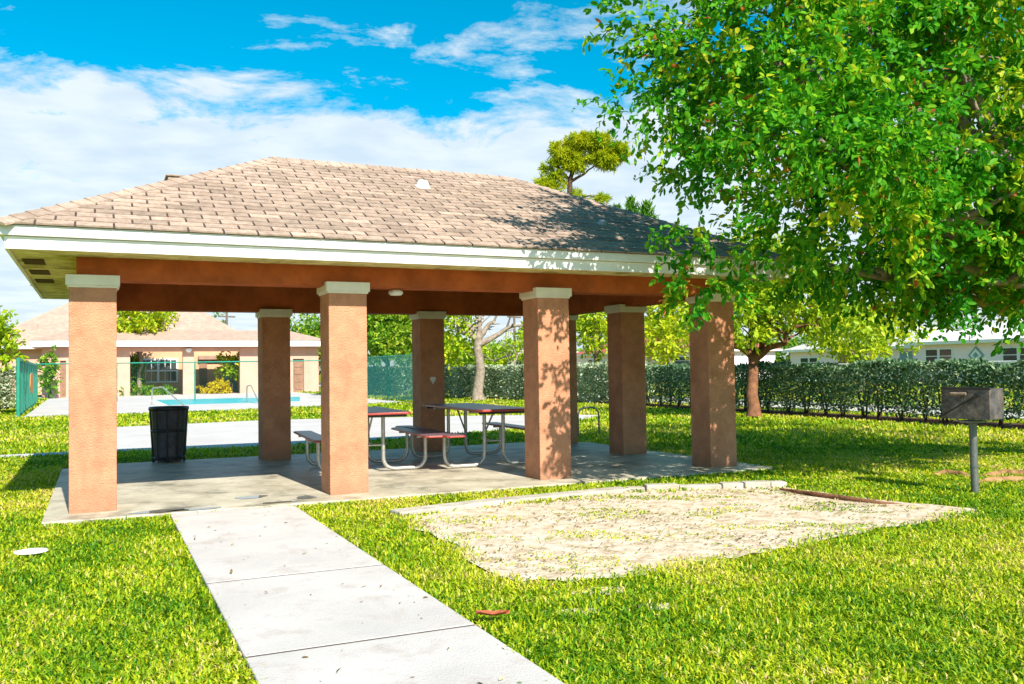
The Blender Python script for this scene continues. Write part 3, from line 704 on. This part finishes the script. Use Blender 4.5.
# ------------------------------------------------------------------ houses beyond the hedge (fronts face -x)
def yx(px, X):
    d = fw + rt*((px-512)/F); t = (X-CAM.x)/d.x; return CAM.y+d.y*t
def zx(px, py, X):
    d = fw + rt*((px-512)/F) - up*((py-342)/F); t = (X-CAM.x)/d.x; return CAM.z+d.z*t
def house(name, label, X, ya, yb, depth, eave, ridge, wallm, roofm, openings, over=.5, hip=True, fas=WHITE):
    """front on plane x=X from ya to yb"""
    t = thing(name, label, 'house', (X, ya, 0)); L_ = yb-ya
    MB().box(0, depth, 0, L_, 0, eave).build('wall', wallm, t)
    r = MB(); o = over; hh = depth/2 if hip else 0
    hx = min(depth/2, L_/2-.3)
    r.add([(-o, -o, eave+.18), (depth+o, -o, eave+.18), (depth+o, L_+o, eave+.18), (-o, L_+o, eave+.18), (depth/2, hx, ridge), (depth/2, L_-hx, ridge)],
          [(0, 1, 4), (1, 2, 5, 4), (2, 3, 5), (3, 0, 4, 5), (3, 2, 1, 0)])
    r.build('roof', roofm, t)
    MB().box(-o-.04, -o+.06, -o, L_+o, eave-.02, eave+.17).box(-o+.061, depth+o, -o-.04, -o+.06, eave-.02, eave+.17).build('fascia', fas, t)
    for kind, p0, p1, za, zb in openings:
        y0, y1 = sorted((yx(p0, X)-ya, yx(p1, X)-ya))
        if kind == 'window':
            f = MB().box(-.06, -.001, y0, y1, za, zb).build('window', WFRAME, t)
            n = 2 if (y1-y0) > 1.4 else 1; q = MB()
            for k in range(n):
                a = y0+(y1-y0)*k/n+.11; b = y0+(y1-y0)*(k+1)/n-.11
                zm = (za+zb)/2; q.box(-.08, -.061, a, b, za+.1, zm-.03).box(-.08, -.061, a, b, zm+.03, zb-.1)
            q.build('pane', GLASS, f)
        elif kind == 'door':
            MB().box(-.06, -.001, y0, y1, za, zb).build('door', BLUEG, t)
        elif kind == 'recess':
            MB().box(-.05, -.001, y0, y1, za, zb).build('door', DOORM, t)
        elif kind == 'diamond':
            cy = (y0+y1)/2; cz = (za+zb)/2; hy = (y1-y0)/2; hz = (zb-za)/2
            for s_, e, mm, nm in ((1, -.05, BLUEG, 'diamond_ornament'), (.72, -.065, WFRAME, 'diamond_inlay'), (.36, -.08, BLUEG, 'diamond_centre')):
                MB().add([(e, cy-hy*s_, cz), (e, cy, cz-hz*s_), (e, cy+hy*s_, cz), (e, cy, cz+hz*s_), (0, cy-hy*s_, cz), (0, cy, cz-hz*s_), (0, cy+hy*s_, cz), (0, cy, cz+hz*s_)],
                         [(3, 2, 1, 0), (0, 1, 5, 4), (1, 2, 6, 5), (2, 3, 7, 6), (3, 0, 4, 7)]).build(nm, mm, t)
        elif kind == 'ac':
            MB().box(-.35, -.085, y0, y1, za, zb).build('air_conditioner', WFRAME, t)
    return t
X1 = 50
h1 = house('bungalow', 'pale pink bungalow with a blue diamond ornament between its windows', X1, yx(1110, X1), yx(916, X1), 11, 2.55, 4.5, HWALL, HROOF,
      [('window', 925, 953, 1.25, 2.3), ('ac', 938, 946, 1.25, 1.6), ('diamond', 968, 984, 1.2, 2.35), ('window', 1002, 1036, 1.25, 2.25)])
X2 = 54
house('bungalow', 'pale pink porch house with an arched fan-light door, left of the blue diamond house', X2, yx(917, X2), yx(790, X2), 10, 2.45, 4.7, HWALL, HROOFG,
      [('door', 900, 912, 0, 2.2), ('recess', 838, 862, 0, 2.2), ('window', 800, 818, 1.1, 2.0)])
X3 = 47
house('white_roofed_house', 'small cream house with a white roof seen between the third and fourth columns', X3, yx(530, X3)+0, yx(488, X3), 9, 2.7, 4.2, HWALL2, HROOF, [('window', 498, 508, 1.5, 2.4), ('window', 515, 522, 1.5, 2.4)])
X4 = 52
house('red_roofed_house', 'red roofed white house right of the third front column', X4, yx(700, X4), yx(574, X4), 9, 2.8, 4.8, HWALL, REDROOF, [('window', 588, 598, 1.5, 2.4), ('window', 660, 690, 1.5, 2.4)])
# low white street railing in front of the bungalows
rl = thing('street_railing', 'thin white railing in front of the pale pink bungalows', 'railing', (44, 20, 0))
MB().tube([(0, -12, 1.35), (0, 36, 1.35)], .035, 6).build('rail', WFRAME, rl); MB().tube([(0, -12, .75), (0, 36, .75)], .025, 6).build('rail', WFRAME, rl)
for k in range(17): MB().tube([(0, -12+3*k, 0), (0, -12+3*k, 1.38)], .035, 6).build('post', WFRAME, rl)

# utility poles
for i, (px, d, hgt, lab) in enumerate([(227, 95, 8, 'thin wooden utility pole beyond the pool house roof'), (515, 90, 7.2, 'thin wooden utility pole left of the third front column')]):
    b = at(px, 366, d); t = thing('utility_pole', lab, 'utility pole', (b.x, b.y, 0), YAW, 'utility poles')
    MB().tube([(0, 0, 0), (0, 0, hgt)], [.15, .11], 10).build('pole', POLEW, t)
    MB().box(-1.0, 1.0, -.06, .06, hgt-.7, hgt-.55).build('crossarm', POLEW, t)

# ------------------------------------------------------------------ vegetation
def blob(px, py, d, rx, ry=None, rz=None, w=1):
    c = at(px, py, d); return (c.x, c.y, c.z, rx, ry or rx, rz or rx, w)
# big tree on the right, trunk outside the frame
big_blobs = [blob(690, 60, 8.7, .42, .6, .5, 1.2), blob(652, 98, 8.6, .36, .35, .22, 1), blob(622, 96, 8.6, .14, .2, .12, 2), blob(628, 118, 8.6, .12, .2, .08, 2), blob(645, 20, 8.6, .2, .3, .2, 1.5), blob(735, 30, 9.0, .80, .9, .7), blob(722, 120, 9.2, .55, .8, .5, .9), blob(700, 165, 9, .28, .3, .28, 1),
             blob(800, 60, 8.8, 1.2, 1.2, 1.0), blob(820, 140, 8.3, 1.0, 1.0, .8, 1.2), blob(806, 210, 8.6, .48, .6, .32, 1.2), blob(865, 225, 8.6, .85, .8, .42, 1.2),
             blob(920, 110, 8.3, 1.3, 1.2, 1.1, 1.1), blob(965, 215, 8.8, 1.0, 1.0, .55, 1.1), blob(1030, 90, 9, 1.5, 1.4, 1.3), blob(1060, 220, 9.4, 1.2, 1.2, .7),
             blob(860, -60, 9, 1.9, 1.6, 1.3), blob(775, -50, 9, 1.0, 1.1, .8), blob(1020, -80, 9.5, 2.2, 2.0, 1.6), blob(1150, 120, 10.5, 2.2, 2.2, 1.8),
             blob(900, 250, 11.5, 1.2, 1.2, .25, .6), blob(1000, 270, 11.5, 1.1, 1.2, .35, .8), blob(820, 262, 11.5, .7, 1.0, .25, .6),
             blob(980, 60, 12, 2.2, 2.2, 1.7, .8), blob(860, 110, 11.5, 1.8, 1.8, 1.2, .7), blob(1080, 90, 13, 2.6, 2.4, 1.8, .6), blob(785, 100, 11, .9, 1.1, 1.0, .6),
             blob(990, 282, 8.9, .6, .7, .25, 1.3), blob(1045, 290, 9.2, .6, .7, .25, 1.3), blob(905, 278, 10.5, .8, .8, .25, 1.2), blob(835, 268, 10, .55, .7, .22, 1.2), blob(950, 292, 10, .6, .8, .22, 1.2)]
tb_ = Vector((12.2, -1.9, 0))
tree('shade_tree', 'large leafy green tree overhanging the right end of the pavilion roof', tuple(tb_), (11.9, -1.7, 1.9), .24, big_blobs, 7000, 18, .088, BIGLEAF, BARKG,
     droop=.18, twig=.34, seed=3, wr=.5, ts=.05, sub=720, side=.16, limbs=[b[:3] for b in big_blobs if b[3] > .5])
bt = bpy.data.objects['shade_tree']
tw = [blob(676, 285, 8.5, .16, .2, .10), blob(690, 305, 8.4, .16, .2, .08), blob(663, 255, 8.4, .10, .12, .14), blob(712, 280, 8.5, .16, .3, .10), blob(745, 290, 8.6, .14, .2, .08), blob(700, 235, 8.7, .25, .3, .14), blob(752, 255, 8.7, .25, .3, .12)]
for b in tw: crown([(b[0]-tb_.x, b[1]-tb_.y, b[2])+b[3:]], 11, 10, .09, 'foliage', BIGLEAF, bt, .2, .3, .2, .06, .5)
# tree by the hedge, behind column D
c = gr(754, 418)
tree('hedge_side_tree', 'brown barked forked tree standing before the hedge right of the last column', (c.x, c.y, 0), tuple(at(752, 352, 23.2)), .165,
     [blob(735, 318, 22.5, 1.0, 1, .7), blob(790, 300, 23, 1.3, 1.3, .7), blob(850, 320, 23, 1.2, 1.2, .4, .7), blob(760, 270, 23.5, 1.6, 1.6, .9)], 1000, 10, .17, YELLEAF, BARKB, ts=-.05,
     limbs=[tuple(at(715, 330, 22.5)), tuple(at(775, 310, 23)), tuple(at(820, 318, 22)), tuple(at(745, 290, 24))], shell=.3, droop=.1, seed=5)
# thin yellow tree beyond the hedge near bungalow
def bgtree(name, label, px, d, spec, leafm, bark, ntw, size, tr=.16, forkpy=345, ts=0, seed=1, limbs=None, twig=.5, shell=.4, group='trees beyond the hedge', per=10):
    b = at(px, 366, d)
    return tree(name, label, (b.x, b.y, 0), tuple(at(px, forkpy, d)), tr, [blob(x, y, d+dd, r*1.0, r, rz) for x, y, dd, r, rz in spec], ntw, per, size, leafm, bark, group, shell, .1, twig, ts, limbs, seed)
bgtree('young_tree', 'yellow green young tree in front of the pale pink porch house', 862, 40, [(850, 335, 0, 1.7, .7), (875, 320, 1, 1.6, .8), (895, 335, 0, 1.0, .5), (860, 348, -1, 1.0, .35), (830, 325, 1, 1.3, .6)], YELLEAF, BARKG, 420, .24, .1, 362, .05, 11)
bgtree('young_tree', 'bright yellow tree behind the hedge between the last two right columns', 670, 34, [(660, 335, 0, .9, .75), (682, 325, .5, 1.0, .8), (670, 312, 1, 1.1, .6), (655, 352, 0, .5, .3)], YELLEAF, BARKG, 420, .2, .09, 358, .22, 12)
bgtree('leafy_tree', 'yellow green leafy tree just right of the third front column', 596, 36, [(595, 318, 0, .75, .7), (600, 340, 0, .6, .5), (588, 332, 1, .6, .6), (610, 310, 1, 1.0, .7)], YELLEAF, BARKG, 330, .2, .08, 358, .05, 13)
bgtree('leafy_tree', 'dense green leafy tree behind the windscreened fence', 388, 48, [(380, 330, 0, 1.6, 1.3), (398, 322, 1, 1.7, 1.2), (385, 345, -1, 1.3, .6), (410, 335, 0, 1.2, 1.0), (390, 305, 1, 1.8, .9), (360, 325, 1, 1.3, 1.0)], MIDLEAF, BARKD, 1000, .26, .14, 360, .22, 14)
bgtree('forked_tree', 'pale forked trunk tree with bare limbs behind the hedge at the centre', 478, 38, [(445, 330, 0, 1.0, 1.1), (442, 350, 0, .8, .5), (455, 318, 1, .9, .5), (463, 348, 1, .5, .5), (470, 300, 1, 1.6, .4)], YELLEAF, BARKG, 420, .2, .24, 338, .0, 15,
       [tuple(at(462, 318, 38)), tuple(at(498, 314, 38)), tuple(at(480, 308, 38)), tuple(at(530, 322, 38)), tuple(at(448, 325, 38))])
bgtree('rounded_tree', 'low green rounded tree beside the white roofed house', 512, 60, [(508, 352, 8, 1.0, .7), (525, 346, 3, 1.2, 1.2), (495, 355, 14, 1.6, .8)], YELLEAF, BARKG, 200, .3, .1, 362, -.1, 16)
# distant belt trees
far = [(60, 130, 326, 5), (300, 95, 322, 3.4), (315, 92, 328, 2.8), (212, 120, 325, 2.2), (350, 100, 330, 4), (430, 110, 340, 4), (490, 115, 350, 3.2), (540, 120, 345, 3.6), (620, 110, 340, 4.5), (720, 100, 338, 5), (790, 100, 335, 5), (880, 110, 330, 6), (960, 110, 326, 6), (1040, 105, 320, 7)]
labs = ['beyond the community hall roof at far left', 'just right of the back column by the pool house', 'immediately left of the second front column', 'low behind the pool house roof', 'directly behind the second front column', 'behind the windscreened fence', 'left of the white roofed house', 'right of the white roofed house', 'behind the red roofed house', 'behind the last front column', 'left of the porch house', 'behind the porch house roof', 'behind the blue diamond house', 'at the right picture edge']
for i, ((px, d, py, r_), lb) in enumerate(zip(far, labs)):
    z = (366-py)/F*d; rz = max(1.2, z*.55)
    bgtree('distant_tree', 'distant rounded green tree '+lb, px, d, [(px, py+rz*F/d*.7, 0, r_*.8, rz), (px-r_*F/d*.55, py+rz*F/d*1.1, 2, r_*.6, rz*.8), (px+r_*F/d*.5, py+rz*F/d*.9, 1, r_*.65, rz*.8)], MIDLEAF, BARKD, 420, .5, .2, 362, -.02 if i % 2 else .12, 30+i, None, .9, .5, 'distant trees', 7)
# courtyard tree seen above pool house
bgtree('courtyard_tree', 'bright green tree rising between pool house roof and hall', 140, 58, [(126, 317, 0, 1.2, .8), (145, 314, 0, 1.3, .8), (161, 317, 1, .7, .5), (138, 324, 0, 1.3, .4)], YELLEAF, BARKG, 420, .26, .15, 350, .1, 50, None, .5, .4, None)
# tree at left edge
bgtree('corner_tree', 'bright green rounded tree at the left picture edge', -8, 30, [(-4, 338, 0, .55, .6), (-16, 328, 0, .7, .6), (2, 352, 0, .4, .3), (-32, 340, 0, 1.0, 1.0)], YELLEAF, BARKG, 420, .18, .12, 362, -.05, 51, None, .4, .4, None)
# pine behind the roof
pine_b = at(567, 366, 45)
pin = thing('pine_tree', 'tall yellow green pine leaning above the right hip of the pavilion roof', 'tree', (pine_b.x, pine_b.y, 0))
def loc_(px, py, d): v = at(px, py, d)-pine_b; v.z += pine_b.z; return v
m = MB(); m.tube([(0, 0, 0), loc_(568, 300, 45), loc_(569, 215, 45), loc_(570, 180, 45), loc_(578, 152, 45)], [.32, .26, .16, .12, .05], 9)
for (x, y) in ((550, 158), (605, 160), (622, 150), (548, 185), (600, 195), (592, 205), (585, 140), (556, 145)):
    m.tube(wob(loc_(570, min(200, y+22), 45), loc_(x, y, 45), 5, .05, x), [.09, .07, .055, .04, .03, .02], 6)
m.build('trunk', BARKD, pin)
pb = []
for x, y, r_, rz in ((562, 152, .55, .4), (580, 143, .6, .4), (600, 143, .55, .35), (616, 152, .5, .3), (552, 168, .35, .4), (575, 162, .55, .35), (598, 158, .45, .3), (546, 184, .35, .3), (560, 180, .3, .3), (608, 160, .35, .25), (584, 205, .28, .18), (600, 198, .25, .15), (578, 190, .2, .15), (592, 212, .35, .2), (548, 190, .45, .2)):
    v = loc_(x, y, 45); pb.append((v.x, v.y, v.z, r_, r_, rz, 1))
crown(pb, 2100, 14, .24, 'crown', NEEDLE, pin, .2, -.15, .16, .18, .16, 230)
# spiky she-oaks right of pine
for i, (px, top, d, lab) in enumerate([(618, 207, 75, 'thin dark spiky tree, leftmost of three above the roof'), (634, 200, 72, 'spiky tree, middle of three above the roof'), (650, 204, 70, 'wider spiky tree, rightmost of three above the roof')]):
    b = at(px, 366, d); hgt = (366-top)/F*d+CAM.z
    t = thing('spiky_tree', lab, 'tree', (b.x, b.y, 0), 0, 'spiky trees above the roof')
    MB().tube([(0, 0, 0), (.1, 0, hgt*.6), (0, 0, hgt)], [.2, .12, .02], 7).build('trunk', BARKD, t)
    n = 1500; zz = rng.random(n); P = np.stack([rng.normal(size=n)*(.12+1.3*(1-zz)), rng.normal(size=n)*(.12+1.3*(1-zz)), hgt*(.55+.46*zz)], 1)
    D = rng.normal(size=(n, 3))*.5; D[:, 2] += 1.2
    leaves(P, D, .35+.3*rng.random(n), np.clip(.25+rng.normal(size=n)*.2, 0, 1), 'crown', MIDLEAF, t, wr=.22)

# hedges
def hedge(name, label, a, b, width, h, n, size, leafm, low, stems, gaps=0, ts=0, hvar=.05):
    a = np.array(a, float); b = np.array(b, float); L_ = np.linalg.norm(b-a); d = (b-a)/L_; s = np.array([-d[1], d[0]])
    t = thing(name, label, 'hedge', (a[0], a[1], 0))
    u = rng.random(n)*L_; v = (rng.random(n)-.5)
    # push to the shell
    w_ = rng.random(n); v = np.where(w_ < .55, np.sign(v)*(.38+.14*rng.random(n)), v)
    ht = h*(1+hvar*np.sin(u*2.1)*np.sin(u*.83+1)+.03*np.sin(u*7))
    z = low+(ht-low)*rng.random(n)**.75
    top = rng.random(n) < .18; z = np.where(top, ht-.05*rng.random(n), z)
    if gaps:
        keep = ~((np.sin(u*3.3)+np.sin(u*7.9+z*5)+np.sin(u*13+z*9)*.7 > 1.15) & (z < ht*.62)); keep &= ~((rng.random(n) < (1-z/ht)*gaps))
        u, v, z = u[keep], v[keep], z[keep]
    n = len(u)
    P = np.stack([d[0]*u+s[0]*v*width, d[1]*u+s[1]*v*width, z], 1)
    D = rng.normal(size=(n, 3)); D[:, 2] += .4; D[:, 0] += s[0]*v*1.2; D[:, 1] += s[1]*v*1.2
    leaves(P, D, size*(.7+.6*rng.random(n)), np.clip(.45+ts+rng.normal(size=n)*.22+.12*np.sin(u*2.7), 0, 1), 'foliage', leafm, t, wr=.55)
    for k in range(stems):
        uu = L_*(k+.5+random.uniform(-.25, .25))/stems; m = MB(); p0 = Vector((d[0]*uu, d[1]*uu, 0))
        for q in range(3):
            e = p0+Vector((random.uniform(-.25, .25), random.uniform(-.35, .35), h*.85))
            m.tube(wob(p0+Vector((random.uniform(-.05, .05), random.uniform(-.05, .05), -.02)), e, 4, .05, k*5+q), [.028, .022, .018, .014, .008], 5)
        m.build('stem', BARKD, t)
    return t
hedge('hedge', 'shade-darkened green hedge with bare lower stems running right from behind the last column', (16.35, -5), (17.5, 17.5), .95, 1.27, 52000, .085, HEDGEDK, .10, 34, .16, .06, .07)
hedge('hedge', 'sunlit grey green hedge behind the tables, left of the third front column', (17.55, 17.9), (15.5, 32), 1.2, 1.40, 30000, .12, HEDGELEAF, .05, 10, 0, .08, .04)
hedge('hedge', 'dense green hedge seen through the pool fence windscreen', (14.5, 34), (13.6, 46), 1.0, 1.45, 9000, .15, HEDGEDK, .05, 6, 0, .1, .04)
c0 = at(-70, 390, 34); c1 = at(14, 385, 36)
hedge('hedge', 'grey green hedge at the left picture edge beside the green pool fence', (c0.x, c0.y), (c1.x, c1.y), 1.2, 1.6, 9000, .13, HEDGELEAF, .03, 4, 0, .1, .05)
# poolside courtyard shrubs
def shrub(name, label, x, y, r_, h, n, size, leafm, z0=0, group=None):
    t = thing(name, label, 'shrub', (x, y, 0), 0, group)
    MB().tube([(0, 0, 0), (.03, 0, z0+h*.6)], [.05, .02], 6).build('stem', BARKD, t)
    crown([(0, 0, z0+h*.5, r_, r_, h*.5, 1)], n, 8, size, 'foliage', leafm, t, .3, .1, .2)
shrub('palm_shrub', 'yellow green shrub beside the blue door in the pool house opening', wx(232, 53.5), 53.5, .8, 1.9, 130, .3, YELLEAF, 1.0)
shrub('flower_bush', 'low yellow flowering bush in the right pool house opening', wx(217, 53.2), 53.2, 1.0, .7, 120, .2, YFLOW, .05)
shrub('courtyard_shrub', 'leafy shrub at the left of the pool house window', wx(134, 54), 54, .6, 2.6, 160, .22, MIDLEAF, .3)
shrub('low_shrub', 'low green plant under the pool house window', wx(150, 53), 53, 1.6, .5, 150, .2, MIDLEAF, .02)
shrub('wall_shrub', 'thin shrub between the green fence and the pool house wall', wx(49, 50), 50, .5, 2.4, 120, .24, MIDLEAF, .3)

# ------------------------------------------------------------------ grass
def ingreen(X, Y):
    bad = inside(WALK, X+rng.normal(size=len(X))*.018+.012*np.sin(Y*9), Y) | inside([(-.2, -.39), (7.75, -.39), (7.75, 4.86), (-.2, 4.86)], X, Y) | inside(PAVE, X, Y) | inside(THIN, X, Y) | inside(DECK, X, Y) | inside(MULCH, X, Y)
    return ~bad
def grass(N, d0, d1, power, scale_f, name, seed, sandkeep):
    r2 = np.random.default_rng(seed)
    u = r2.random(N); e = 2-power
    d = (d0**e + u*(d1**e-d0**e))**(1/e)
    lat = (r2.random(N)*2-1)*(.60*d+.9)
    X = CAM.x + d*math.sin(YAW) + lat*math.cos(YAW); Y = CAM.y + d*math.cos(YAW) - lat*math.sin(YAW)
    ok = ingreen(X, Y); X, Y, d = X[ok], Y[ok], d[ok]
    for q_ in BARE:
        ok = ~(inside(q_, X, Y) & (r2.random(len(X)) < .6)); X, Y, d = X[ok], Y[ok], d[ok]
    sn = inside(SANDP, X+r2.normal(size=len(X))*.07+.10*np.sin(Y*5+X*3), Y+r2.normal(size=len(X))*.07+.10*np.sin(X*4.3-Y*2))
    nz = np.sin(X*5.1+np.sin(Y*3.7)*2)+np.sin(Y*6.3+X*2.2)+np.sin(X*13+Y*9)*.6
    nz = nz+.8*np.sin(X*23+Y*17)*np.sin(X*11-Y*19)
    keep = ~sn | ((nz > .8) & (r2.random(len(X)) < sandkeep))
    # bare thin spots near the kerb and random patches
    thin = (np.sin(X*1.7+2)*np.sin(Y*2.3+1)+.5*np.sin(X*4.1+Y*3.3) > 1.0) & (r2.random(len(X)) < .55)
    keep &= ~thin
    X, Y, d, nz, sn = X[keep], Y[keep], d[keep], nz[keep], sn[keep]; n = len(X)
    s = np.maximum(1, d/scale_f); L_ = (.026+.028*r2.random(n))*s**.45*np.where(sn, .6, 1); w_ = (.0075+.005*r2.random(n))*s**.9
    a = r2.random(n)*2*np.pi; lean = .35+.75*r2.random(n)
    dx, dy = np.cos(a), np.sin(a); b = a+np.pi/2+r2.normal(size=n)*.5
    sx, sy = np.cos(b)*w_/2, np.sin(b)*w_/2
    V = np.zeros((n, 5, 3)); P = np.stack([X, Y, np.zeros(n)], 1)
    V[:, 0] = P; V[:, 0, 0] -= sx; V[:, 0, 1] -= sy; V[:, 1] = P; V[:, 1, 0] += sx; V[:, 1, 1] += sy
    mid = P.copy(); mid[:, 0] += dx*L_*lean*.35; mid[:, 1] += dy*L_*lean*.35; mid[:, 2] += L_*.62
    V[:, 2] = mid; V[:, 2, 0] += sx*.85; V[:, 2, 1] += sy*.85; V[:, 3] = mid; V[:, 3, 0] -= sx*.85; V[:, 3, 1] -= sy*.85
    tip = P.copy(); tip[:, 0] += dx*L_*lean; tip[:, 1] += dy*L_*lean; tip[:, 2] += L_*(1.05-.35*lean)
    V[:, 4] = tip
    k = np.arange(n)*5
    q = np.stack([k, k+1, k+2, k+3], 1); t3 = np.stack([k+3, k+2, k+4], 1)
    patch = .13*np.sin(X*.9+Y*.7+np.sin(Y*1.3))+.10*np.sin(X*2.9-Y*2.1+np.sin(X*1.9)*1.5)+.08*np.sin(X*6.1+Y*4.7+np.sin(Y*5))
    tint = np.clip(.56+patch+r2.normal(size=n)*.24, 0, 1)
    o = fastmesh(name, V.reshape(-1, 3), [q, t3], np.concatenate([tint, tint]), GRASSM)
    return stuff(o)
grass(400000, 3.1, 14, 1.35, 6, 'lawn_grass', 21, .5)
grass(190000, 14, 60, 1.5, 6, 'far_lawn_grass', 22, 0)

n = 9000; lo_ = np.array(SANDP).min(0); hi_ = np.array(SANDP).max(0)
X = rng.uniform(lo_[0], hi_[0], n); Y = rng.uniform(lo_[1], hi_[1], n); k_ = inside(SANDP, X, Y) & (rng.random(n) < .45+.4*np.sin(X*2.1+Y*3)*np.sin(Y*2.7-X)); X, Y = X[k_], Y[k_]; n = len(X)
X = np.concatenate([X, rng.uniform(.86, 1.9, 60)]); Y = np.concatenate([Y, rng.uniform(-6.5, -.5, 60)]); Zl = np.concatenate([np.full(n, .018), np.full(60, .039)]); n += 60
P = np.stack([X, Y, Zl], 1); D = rng.normal(size=(n, 3)); D[:, 2] = np.abs(D[:, 2])*.35
LITTER = leafmat('leaf_litter', [(0, (.10, .05, .02)), (.35, (.26, .16, .07)), (.6, (.12, .20, .02)), (.8, (.30, .38, .03)), (1, (.62, .52, .36))], .2, .8, .1)
stuff(leaves(P, D, (.014+.026*rng.random(n)**2), rng.random(n), 'leaf_litter', LITTER, None, up_bias=1.5))

# ------------------------------------------------------------------ world & sun
SUN_EL = R(40.5)
dirh = Vector((-.06, 1, 0)).normalized()               # shadows run this way
sd = dirh*math.cos(SUN_EL) + Vector((0, 0, -math.sin(SUN_EL)))
sl = bpy.data.lights.new('sun', 'SUN'); so_ = bpy.data.objects.new('sun', sl); C.objects.link(so_)
sl.energy = 5.0; sl.angle = R(.5); sl.color = (1, .94, .84)
so_.rotation_euler = sd.to_track_quat('-Z', 'Y').to_euler()
wd = bpy.data.worlds.new('World'); scene.world = wd; wd.use_nodes = True
N, L = wd.node_tree.nodes, wd.node_tree.links; bg = N['Background']
sky = N.new('ShaderNodeTexSky'); sky.sky_type = 'NISHITA'; sky.sun_disc = False; sky.sun_elevation = SUN_EL
tosun = -sd; sky.sun_rotation = math.atan2(tosun.x, tosun.y)
sky.air_density = 1.0; sky.dust_density = .6; sky.ozone_density = 2.5
hsv = N.new('ShaderNodeHueSaturation'); hsv.inputs['Saturation'].default_value = 1.6; hsv.inputs['Hue'].default_value = .472; hsv.inputs['Value'].default_value = 1.45
L.new(sky.outputs[0], hsv.inputs['Color'])
# clouds: noise on a flat cloud deck seen by direction
tcn = N.new('ShaderNodeTexCoord'); sep = N.new('ShaderNodeSeparateXYZ'); L.new(tcn.outputs['Generated'], sep.inputs[0])
def math_(op, a, b=None, v=None):
    n = N.new('ShaderNodeMath'); n.operation = op; L.new(a, n.inputs[0])
    if b is not None: L.new(b, n.inputs[1])
    if v is not None: n.inputs[1].default_value = v
    return n.outputs[0]
zc = math_('ADD', math_('MAXIMUM', sep.outputs[2], v=0.0), v=.12)
cmb = N.new('ShaderNodeCombineXYZ'); L.new(math_('DIVIDE', sep.outputs[0], zc), cmb.inputs[0]); L.new(math_('DIVIDE', sep.outputs[1], zc), cmb.inputs[1])
mp = N.new('ShaderNodeMapping'); L.new(cmb.outputs[0], mp.inputs['Vector']); mp.inputs['Rotation'].default_value = (0, 0, R(25)); mp.inputs['Scale'].default_value = (.95, 1.1, 1); mp.inputs['Location'].default_value = (2.3, .4, 0)
n1 = N.new('ShaderNodeTexNoise'); n1.inputs['Scale'].default_value = 2.2; n1.inputs['Detail'].default_value = 12; n1.inputs['Roughness'].default_value = .66; n1.inputs['Distortion'].default_value = .3; L.new(mp.outputs[0], n1.inputs['Vector'])
# more cover towards the horizon
cov = N.new('ShaderNodeMapRange'); L.new(sep.outputs[2], cov.inputs['Value']); cov.inputs['From Min'].default_value = .22; cov.inputs['From Max'].default_value = .32; cov.inputs['To Min'].default_value = .27; cov.inputs['To Max'].default_value = -.06
bh = N.new('ShaderNodeMapRange'); L.new(sep.outputs[1], bh.inputs['Value']); bh.inputs['From Min'].default_value = -.2; bh.inputs['From Max'].default_value = .35; bh.inputs['To Min'].default_value = -.3; bh.inputs['To Max'].default_value = 0  # thins the unseen clouds behind the camera to lower the fill light
cl = math_('ADD', math_('ADD', n1.outputs['Fac'], cov.outputs['Result']), bh.outputs['Result'])
rmp = N.new('ShaderNodeValToRGB'); L.new(cl, rmp.inputs['Fac']); rmp.color_ramp.elements[0].position = .49; rmp.color_ramp.elements[1].position = .62
rmp.color_ramp.elements[1].color = (.93, .93, .93, 1)
n2 = N.new('ShaderNodeTexNoise'); n2.inputs['Scale'].default_value = 5; n2.inputs['Detail'].default_value = 10; L.new(mp.outputs[0], n2.inputs['Vector'])
cc = N.new('ShaderNodeValToRGB'); L.new(n2.outputs['Fac'], cc.inputs['Fac']); cc.color_ramp.elements[0].position = .35; cc.color_ramp.elements[1].position = .62
cc.color_ramp.elements[0].color = (5.8, 6.8, 7.8, 1); cc.color_ramp.elements[1].color = (7.2, 7.9, 8.3, 1)
mx = N.new('ShaderNodeMix'); mx.data_type = 'RGBA'; L.new(rmp.outputs['Color'], mx.inputs['Factor']); L.new(hsv.outputs[0], mx.inputs['A']); L.new(cc.outputs['Color'], mx.inputs['B'])
L.new(mx.outputs['Result'], bg.inputs['Color']); bg.inputs['Strength'].default_value = .070

scene.view_settings.view_transform = 'Standard'; scene.view_settings.look = 'None'
scene.view_settings.exposure = .84; scene.view_settings.gamma = 1; scene.view_settings.use_curve_mapping = False
scene.cycles.max_bounces = 6; scene.cycles.transparent_max_bounces = 12
scene.cycles.use_denoising = True
